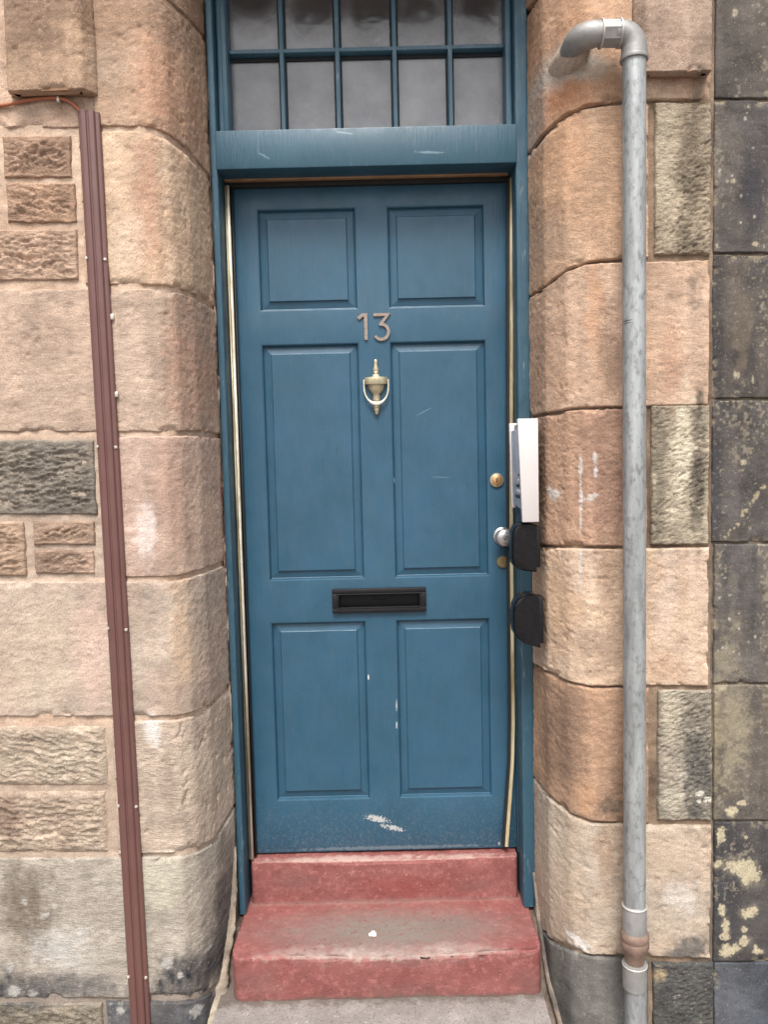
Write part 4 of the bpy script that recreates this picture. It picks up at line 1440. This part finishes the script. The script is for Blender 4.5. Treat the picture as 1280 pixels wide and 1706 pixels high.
nt.links.new(c, b.inputs['Base Color'])
b.inputs['Roughness'].default_value = 0.8
n = h.bump(h.noise(34, 5, 0.65), 0.35, 0.008)
n = h.bump(h.noise(170, 3, 0.6), 0.45, 0.0028, n)
nt.links.new(n, b.inputs['Normal'])
M['step'] = mt
steps = empty('door_steps', (0.0, 0.1, GZ), 'two worn red painted concrete steps on a grey slab below the blue door', 'steps')


def step_mesh(name, x0, x1, yf, yb, z0, z1, r, corner, seed, sag=0.0):
    prof = [(0.0, z0 + (z1 - r - z0) * k / 14) for k in range(15)]
    prof += [(r - r * math.cos(math.radians(a)), z1 - r + r * math.sin(math.radians(a))) for a in (15, 30, 45, 60, 75, 90)]
    prof += [(r + (yb - yf - r) * k / 30, z1) for k in range(1, 31)]
    nx_ = int((x1 - x0) / 0.007)
    x = np.linspace(x0, x1, nx_)
    e = np.minimum(x - x0, x1 - x)
    cr = corner - np.sqrt(np.clip(corner ** 2 - np.clip(corner - e, 0, corner) ** 2, 0, None))
    P = np.array(prof)
    Xg = np.broadcast_to(x, (len(P), nx_)).copy()
    w = np.clip(1 - P[:, 0] / 0.12, 0, 1)[:, None]
    Yg = yf + P[:, 0][:, None] + cr[None, :] * w
    Zg = np.broadcast_to(P[:, 1][:, None], Xg.shape).copy()
    arc = np.r_[0, np.cumsum(np.hypot(np.diff(P[:, 0]), np.diff(P[:, 1])))][:, None]
    n1 = (fbm(Xg * 9, arc * 9 + 0 * Xg, seed, 4) - 0.5) * 0.010
    n2 = (fbm(Xg * 50, arc * 50 + 0 * Xg, seed + 3, 3) - 0.5) * 0.004
    n2 -= sstep(0.62, 0.70, fbm(Xg * 26, arc * 26 + 0 * Xg, seed + 6, 3)) * np.exp(-((arc - (z1 - z0)) / 0.02) ** 2) * 0.0035
    front = (P[:, 0] < r)[:, None]
    Yg -= np.where(front, n1 + n2, 0)
    Zg += np.where(~front, (n1 * 0.5 + n2), 0)
    tread = sstep(0, 1, 1 - np.abs((x - (x0 + x1) / 2 - 0.02) / 0.34).clip(0, 1))[None, :]
    Zg -= np.where(P[:, 1][:, None] > z1 - r, sag * tread * np.clip(1 - P[:, 0] / 0.25, 0.2, 1)[:, None], 0)
    # side skirts
    Xg = np.concatenate([Xg[:, :1], Xg, Xg[:, -1:]], 1)
    Yg = np.concatenate([np.full_like(Yg[:, :1], yb), Yg, np.full_like(Yg[:, :1], yb)], 1)
    Zg = np.concatenate([Zg[:, :1], Zg, Zg[:, -1:]], 1)
    return put(name, grid_mesh(name, Xg, Yg, Zg), M['step'], steps)


sx0, sx1 = at(384, 1600, 0.058).x, at(905, 1592, 0.058).x
step_mesh('lower_step', sx0, sx1, 0.058, 0.46, -0.01, Z_TREAD, 0.009, 0.028, 300, 0.010)
ux0, ux1 = at(419, 1460, 0.32).x, at(863, 1450, 0.32).x
step_mesh('upper_step', ux0, ux1, 0.315, 0.47, Z_TREAD - 0.015, ZT, 0.006, 0.010, 301, 0.003)
M['slab'] = M['ground']
qx0, qx1 = at(352, 1700, -0.03).x, at(917, 1700, -0.03).x
x_ = np.linspace(qx0, qx1, 120)
pf = [(-0.10, GZ), (-0.10, -0.02), (-0.098, -0.008), (-0.092, -0.002), (-0.08, 0.0)] + [(-0.08 + 0.16 * k / 24, 0.0) for k in range(1, 25)] + [(0.32, 0.0)]
P_ = np.array(pf)
Xg = np.broadcast_to(x_, (len(P_), 120)).copy()
Yg = np.broadcast_to(P_[:, 0:1], Xg.shape).copy()
Zg = P_[:, 1:2] + (fbm(Xg * 30, Yg * 30, 77, 4) - 0.5) * 0.006
put('concrete_slab', grid_mesh('concrete_slab', Xg, Yg, Zg), M['slab'], steps)
# rubble and dirt between the steps and the stone
M['dirt'] = simple_mat('grit_dirt', (112, 98, 86), 0.95, 0, 0.4, bump=0.8, bscale=90, vscale=60)


def dirt_bed(x0, x1, seed):
    x = np.linspace(x0, x1, 26); y = np.linspace(0.04, 0.33, 60)
    Xg, Yg = np.meshgrid(x, y)
    Zg = GZ + (0.113 - GZ) * sstep(0.04, 0.24, Yg) + (fbm(Xg * 40, Yg * 40, seed, 4) - 0.5) * 0.02
    put('dirt_bed', grid_mesh('dirt_bed', Xg, Yg, Zg), M['dirt'], steps)


dirt_bed(-0.50, sx0 + 0.012, 310)
dirt_bed(sx1 - 0.012, 0.452, 311)

# pebble on the step
mb = MB()
bmesh.ops.create_icosphere(mb.bm, subdivisions=2, radius=0.012)
pp = at(621, 1557, 0.15)
pz = Z_TREAD - 0.004
# place it on the tread where the sight line meets it
for v in mb.bm.verts:
    s_ = 1 + 0.25 * math.sin(v.co.x * 300 + v.co.z * 170)
    v.co = Vector((v.co.x * s_ * 0.95, v.co.y * s_ * 1.1, v.co.z * 0.35))
d_ = _f + _r * ((621 - CX) / F_PX) + _u * (-(1557 - CY) / F_PX)
hit = CAM + d_ * ((pz - CAM.z) / d_.z)
bmesh.ops.translate(mb.bm, vec=hit + Vector((0, 0, 0.002)), verts=mb.bm.verts)
tag(mb.build('pebble', simple_mat('white_pebble', (236, 230, 224), 0.7)), 'small white pebble lying on the tread of the lower red step', 'pebble')

# ------------------------------------------------------------------ brown cable trunking on the left wall
M['trunk'] = simple_mat('brown_trunking', (108, 72, 67), 0.42, 0.0, 0.06, vscale=8, spec=0.6)
tx = at(152, 300, -0.01).x
tx2 = at(224, 1550, -0.01).x
tz1 = at(150, 183, -0.01).z
zq1, zq2 = at(152, 300, -0.01).z, at(224, 1550, -0.01).z
txf = lambda z_: tx + (tx2 - tx) * (zq1 - z_) / (zq1 - zq2)
tx3 = txf(GZ)
trunk = empty('cable_trunking', ((tx + tx2) / 2, -0.008, GZ), 'reddish brown ribbed cable trunking running up the left sandstone', 'trunking')
prof = [(-0.0265, 0.012), (-0.0265, -0.008), (-0.0225, -0.0105), (-0.0205, -0.0105), (-0.0185, -0.0165), (-0.0165, -0.0180), (-0.0050, -0.0185), (-0.0035, -0.0150), (0.0000, -0.0145), (0.0015, -0.0180), (0.0030, -0.0190), (0.0130, -0.0180), (0.0155, -0.0165), (0.0170, -0.0105), (0.0220, -0.0105), (0.0265, -0.0085), (0.0265, 0.012)]
bm = bmesh.new()
tops, bots = [], []
for (a, y) in prof:
    tops.append(bm.verts.new((tx + a, y, tz1 - (a + 0.0265) * 0.10)))
    bots.append(bm.verts.new((tx3 + a, y, GZ + 0.002)))
for i in range(len(prof) - 1):
    bm.faces.new((tops[i], tops[i + 1], bots[i + 1], bots[i]))
bm.faces.new(tops); bm.faces.new(list(reversed(bots)))
es = [e for e in bm.edges if abs(e.verts[0].co.z - e.verts[1].co.z) > 1]
bmesh.ops.bevel(bm, geom=es, offset=0.0011, segments=2, profile=0.5, affect='EDGES')
mb = MB(); mb.bm.free(); mb.bm = bm
mb.build('cover', M['trunk'], trunk)
M['screw'] = simple_mat('screw_zinc', (226, 216, 206), 0.35, 0.5, 0.1)
for (x, y) in ((152, 430), (182, 432), (170, 744), (203, 745), (185, 1047), (218, 1049), (196, 1343), (226, 1344), (210, 1628), (238, 1629)):
    p_ = at(x, y, -0.011)
    p_.x = txf(p_.z) + (0.0228 if x in (182, 203, 218, 226, 238) else -0.0235)
    MB().lathe([(0.0042, -0.002), (0.0042, 0.001), (0.003, 0.0028), (0.0005, 0.0032)], tuple(p_), '-Y', 14).build('screw', M['screw'], trunk)
for (x, y) in ((197, 528), (203, 657)):
    p_ = at(x, y, -0.002)
    p_.x = txf(p_.z) + 0.0305
    MB().box(p_.x - 0.006, p_.x + 0.004, -0.008, 0.004, p_.z - 0.007, p_.z + 0.007, 0.002).build('clip', M['screw'], trunk)

# cable above it
M['cable'] = simple_mat('orange_cable', (172, 104, 70), 0.5, 0.0, 0.1)
cps = [(-220, 178), (-120, 176), (-60, 178), (0, 176), (30, 170), (60, 165), (90, 163), (108, 166), (122, 174), (132, 184), (140, 196), (146, 214)]
pts3 = [at(x, y, -0.006) for x, y in cps]
fine = []
for i in range(len(pts3) - 1):
    p0, p1, p2, p3 = pts3[max(0, i - 1)], pts3[i], pts3[i + 1], pts3[min(len(pts3) - 1, i + 2)]
    for k in range(6):
        t = k / 6
        fine.append(0.5 * ((2 * p1) + (p2 - p0) * t + (2 * p0 - 5 * p1 + 4 * p2 - p3) * t * t + (3 * p1 - p0 - 3 * p2 + p3) * t ** 3))
fine.append(pts3[-1])
cab = empty('cable', tuple(at(60, 170, -0.006)), 'thin orange brown cable pinned to the stone, entering the trunking top', 'cable')
MB().tube(fine, 0.0046, 10).build('sheath', M['cable'], cab)
p_ = at(97, 166, -0.008)
MB().box(p_.x - 0.0035, p_.x + 0.0035, -0.014, 0.002, p_.z - 0.007, p_.z + 0.007, 0.0025).build('cable_clip', M['screw'], cab)

# ------------------------------------------------------------------ galvanised pipe
mt, nt, b = new_mat('galvanised_steel')
h = NT(nt)
c = h.mix(h.ramp(h.noise(16, 5, 0.7, stretch=(1.5, 1.5, 0.25)), [(0.3, 0.0), (0.7, 1.0)]), lin((132, 134, 135), 0.9), lin((184, 187, 187), 0.9))
c = h.mix(h.ramp(h.noise(70, 4, 0.7, stretch=(1, 1, 0.5)), [(0.50, 0.0), (0.66, 0.75)]), c, lin((112, 113, 112), 0.9))
c = h.mix(h.ramp(h.noise(26, 4, 0.7, stretch=(2, 2, 0.2), loc=(2, 5, 1)), [(0.62, 0.0), (0.74, 0.6)]), c, lin((198, 200, 200), 0.9))
for (x, y, rx, rz) in ((1046, 534, 0.012, 0.0016), (1046, 538, 0.011, 0.0013)):
    q = at(x, y, -0.08)
    c = h.mix(h.math('MULTIPLY', h.blob(tuple(q), (rx, 0.05, rz), 200, 0.1, 0.3, -0.08), 0.8), c, (0.03, 0.03, 0.03))
nt.links.new(c, b.inputs['Base Color'])
b.inputs['Metallic'].default_value = 0.45
b.inputs['Roughness'].default_value = 0.5
nt.links.new(h.bump(h.noise(60, 4, 0.6, stretch=(1, 1, 0.4)), 0.15, 0.003), b.inputs['Normal'])
M['galv'] = mt
M['galv_fit'] = simple_mat('malleable_iron_fitting', (152, 150, 147), 0.5, 0.4, 0.12, bump=0.25, bscale=90, vscale=40, k=0.85)
M['rust'] = simple_mat('rusty_union', (140, 116, 102), 0.6, 0.25, 0.25, bump=0.4, bscale=80, vscale=50)
M['white_rim'] = simple_mat('pale_rim', (196, 190, 184), 0.5, 0.2, 0.1)
YP = -0.062
pc = at(1057.5, 500, YP)
px_, py_ = pc.x, YP
R = 0.0277
pipe = empty('waste_pipe', (px_, YP, GZ), 'galvanised steel pipe bending into the sandstone right of the door', 'pipe')
z_el = at(1057, 95, YP).z
z_h = at(1020, 56, YP).z
z_s1 = at(1058, 1508, YP).z
MB().tube([(px_, py_, z_s1 - 0.02), (px_, py_, z_el + 0.01)], R, 40).build('upright', M['galv'], pipe)


def zpx(y):
    return at(1060, y, YP).z


# top: elbow, union, elbow into the wall
rb = 0.036
mb = MB()
arc = [(px_, py_, z_el - 0.004), (px_, py_, z_el + 0.004)]
rad = [0.0312, 0.0312]
zc = z_h - rb
for k in range(11):
    t = math.radians(90 * k / 10)
    arc.append((px_ - rb + rb * math.cos(t), py_, zc + rb * math.sin(t)))
    rad.append(0.0298)
arc.append((px_ - rb - 0.012, py_, z_h)); rad.append(0.0298)
mb.tube(arc, rad, 32)
mb.build('elbow', M['galv_fit'], pipe)
mb = MB()
mb.lathe([(0.029, 0), (0.0325, 0.001), (0.0335, 0.005), (0.0325, 0.010), (0.029, 0.011)], (px_, py_, z_el - 0.010), 'Z', 32)
mb.build('elbow_rim', M['galv_fit'], pipe)
xu0, xu1 = at(1003, 56, YP).x, at(1030, 56, YP).x
mb = MB()
mb.lathe([(0.0295, 0), (0.031, 0.001), (0.031, (xu1 - xu0)), (0.0295, (xu1 - xu0) + 0.001)], (xu0, py_, z_h), 'X', 8)
mb.build('union_nut', M['galv_fit'], pipe, smooth=False)
for xx_ in (xu0 - 0.004, xu1 + 0.001):
    MB().lathe([(0.028, 0), (0.0325, 0.0005), (0.0328, 0.004), (0.028, 0.0045)], (xx_, py_, z_h), 'X', 32).build('union_ring', M['white_rim'], pipe)
mb = MB()
xe = at(967, 70, YP).x
arc = [(xu0, py_, z_h), (xe + 0.040, py_, z_h)]
rb2 = 0.040
for k in range(1, 11):
    t = math.radians(90 * k / 10)
    arc.append((xe + rb2 - rb2 * math.sin(t), py_ + rb2 - rb2 * math.cos(t), z_h))
arc.append((xe, 0.10, z_h))
mb.tube(arc, [0.0285] * 2 + [0.030] * (len(arc) - 2), 32)
mb.build('wall_elbow', M['galv_fit'], pipe)
# foot: socket, rusty union, lower socket and pipe
MB().lathe([(R, 0), (0.0300, 0.001), (0.0300, zpx(1508) - zpx(1553)), (0.0285, zpx(1506) - zpx(1553)), (R - 0.001, zpx(1505) - zpx(1553))], (px_, py_, zpx(1553)), 'Z', 40).build('socket', M['galv_fit'], pipe)
MB().lathe([(R, 0.0), (0.0312, 0.0005), (0.0318, 0.003), (0.030, 0.0045), (R, 0.005)], (px_, py_, zpx(1510)), 'Z', 40).build('socket_rim', M['white_rim'], pipe)
hh = zpx(1548) - zpx(1600)
MB().lathe([(0.024, 0.0), (0.025, hh * 0.22), (0.031, hh * 0.36), (0.0355, hh * 0.52), (0.0365, hh * 0.64), (0.0340, hh * 0.72), (0.0365, hh * 0.80), (0.0355, hh * 0.92), (0.030, hh)], (px_, py_, zpx(1602)), 'Z', 40).build('rusty_union', M['rust'], pipe)
hh = zpx(1603) - zpx(1645)
MB().lathe([(R, 0.0), (0.0305, 0.002), (0.031, hh * 0.5), (0.0305, hh), (0.027, hh + 0.001)], (px_, py_, zpx(1645)), 'Z', 40).build('socket', M['galv_fit'], pipe)
MB().lathe([(0.025, 0.0), (0.0315, 0.0005), (0.0322, 0.004), (0.030, 0.006), (0.024, 0.007)], (px_, py_, zpx(1608)), 'Z', 40).build('socket_rim', M['white_rim'], pipe)
MB().tube([(px_ + 0.002, py_, GZ + 0.001), (px_ + 0.002, py_, zpx(1643))], R, 40).build('lower_pipe', M['galv'], pipe)

# ------------------------------------------------------------------ entry phone and key safes on the right reveal
M['white_box'] = simple_mat('white_metal_box', (204, 197, 195), 0.4, 0.0, 0.03, vscale=10, k=0.85)
M['grey_face'] = simple_mat('brushed_panel', (206, 208, 216), 0.35, 0.4, 0.1, k=0.85)
M['dark_key'] = simple_mat('dark_keypad', (46, 48, 54), 0.4, 0.0, 0.3)
M['label_white'] = simple_mat('label_white', (214, 216, 220), 0.5)
bp = at(898, 780, 0.09)
box = empty('entry_phone', (bp.x, 0.15, at(880, 870, 0.09).z), 'white metal entry phone box on the door reveal above the black key safes', 'entry phone')
yn, yfz = 0.085, 0.235
xb = at(898, 780, yn).x
zt_, zb_ = at(882, 697, yn).z, at(882, 870, yn).z
xt_, xbm = at(863, 700, yn).x, at(871, 868, yn).x
mb = MB()
q = [(xt_, yn, zt_), (xb, yn, zt_), (xb, yn, zb_), (xbm, yn, zb_)]
mb.prism(q, (0, 0.018, 0), 0.002)
mb.build('side_cover', M['white_box'], box)
mb = MB()
mb.box(xbm + 0.004, xb - 0.002, yn + 0.017, yfz - 0.015, zb_ + 0.012, zt_ - 0.012, 0.003)
mb.build('housing', M['dark_key'], box)
xf = at(848, 705, yfz).x
mb = MB()
mb.prism([(xf, yfz, zt_ - 0.006), (xf + 0.004, yfz, zb_ + 0.03), (xf + 0.050, yfz, zb_ + 0.03), (xf + 0.050, yfz, zt_ - 0.006)], (0, -0.012, 0), 0.002)
mb.build('back_flange', M['white_box'], box)
mb = MB()
mb.prism([(xt_ + 0.003, yn + 0.018, zt_ - 0.028), (xf + 0.004, yfz - 0.012, zt_ - 0.028), (xf + 0.007, yfz - 0.012, zb_ + 0.045), (xbm + 0.004, yn + 0.018, zb_ + 0.03)], (0.006, 0, 0), 0.001)
pan = mb.build('front_panel', M['grey_face'], box)
for k in range(5):
    z_ = zb_ + 0.062 + k * 0.015
    y_ = yn + 0.060
    xk = xbm + 0.0015 + (xf + 0.006 - xbm) * (y_ - yn) / (yfz - yn) * 0.9
    MB().box(xk - 0.0025, xk + 0.004, y_ - 0.032, y_ + 0.040, z_, z_ + 0.009, 0.001).build('call_button', M['label_white'] if k % 2 else M['dark_key'], pan)

M['safe'] = simple_mat('black_plastic_cover', (16, 15, 18), 0.24, 0.0, 0.2, bump=0.06, bscale=40, spec=0.38)


def key_safe(name, prof_px, label, Y0, Y1, knob):
    pts_ = [at(x, y, Y0) for x, y in prof_px]
    zb0 = min(p_.z for p_ in pts_)
    root = empty(name, (pts_[0].x, (Y0 + Y1) / 2, zb0), label, 'key safe', 'black key safes on the reveal')
    mb_ = MB()
    # shell: outline swept backwards with a domed near end
    rings = []
    cz = sum(p_.z for p_ in pts_) / len(pts_)
    cx_ = max(p_.x for p_ in pts_)
    for (yy_, sc) in ((Y0, 0.88), (Y0 + 0.003, 0.94), (Y0 + 0.007, 0.98), (Y0 + 0.013, 1.0), (Y1 - 0.012, 1.0), (Y1 - 0.004, 0.95), (Y1, 0.85)):
        rings.append([mb_.bm.verts.new((cx_ + (p_.x - cx_) * sc, yy_, cz + (p_.z - cz) * (1 - (1 - sc) * 0.5))) for p_ in pts_])
    n_ = len(pts_)
    for a_, b_ in zip(rings[:-1], rings[1:]):
        for k in range(n_):
            mb_.bm.faces.new((a_[k], a_[(k + 1) % n_], b_[(k + 1) % n_], b_[k]))
    mb_.bm.faces.new(rings[0]); mb_.bm.faces.new(list(reversed(rings[-1])))
    mb_.build('cover', M['safe'], root)
    kp = at(knob[0], knob[1], Y0 + 0.02)
    mb_ = MB()
    mb_.lathe([(0.0035, -0.004), (0.0045, 0.0), (0.004, 0.005), (0.001, 0.007)], tuple(kp), '-Y', 14)
    mb_.build('release_tab', M['satin'], root)
    bx = MB()
    zz0, zz1 = min(p_.z for p_ in pts_) + 0.012, max(p_.z for p_ in pts_) - 0.010
    bx.box(cx_ - 0.006, cx_ + 0.012, Y0 + 0.012, Y1 - 0.008, zz0, zz1, 0.003)
    bx.build('back_plate', M['black'], root)
    return root


key_safe('key_safe', [(895, 875), (886, 872), (874, 872), (864, 874), (858, 879), (855, 887), (854, 900), (854, 930), (856, 941), (862, 948), (874, 952), (895, 954)],
         'black plastic key safe directly below the white entry phone', 0.10, 0.165, (858, 886))
key_safe('key_safe', [(899, 996), (893, 991), (882, 990), (871, 993), (862, 1000), (857, 1010), (856, 1025), (856, 1044), (858, 1056), (864, 1066), (876, 1074), (901, 1081)],
         'lower black plastic key safe, standing clear below the other one', 0.10, 0.165, (861, 1009))
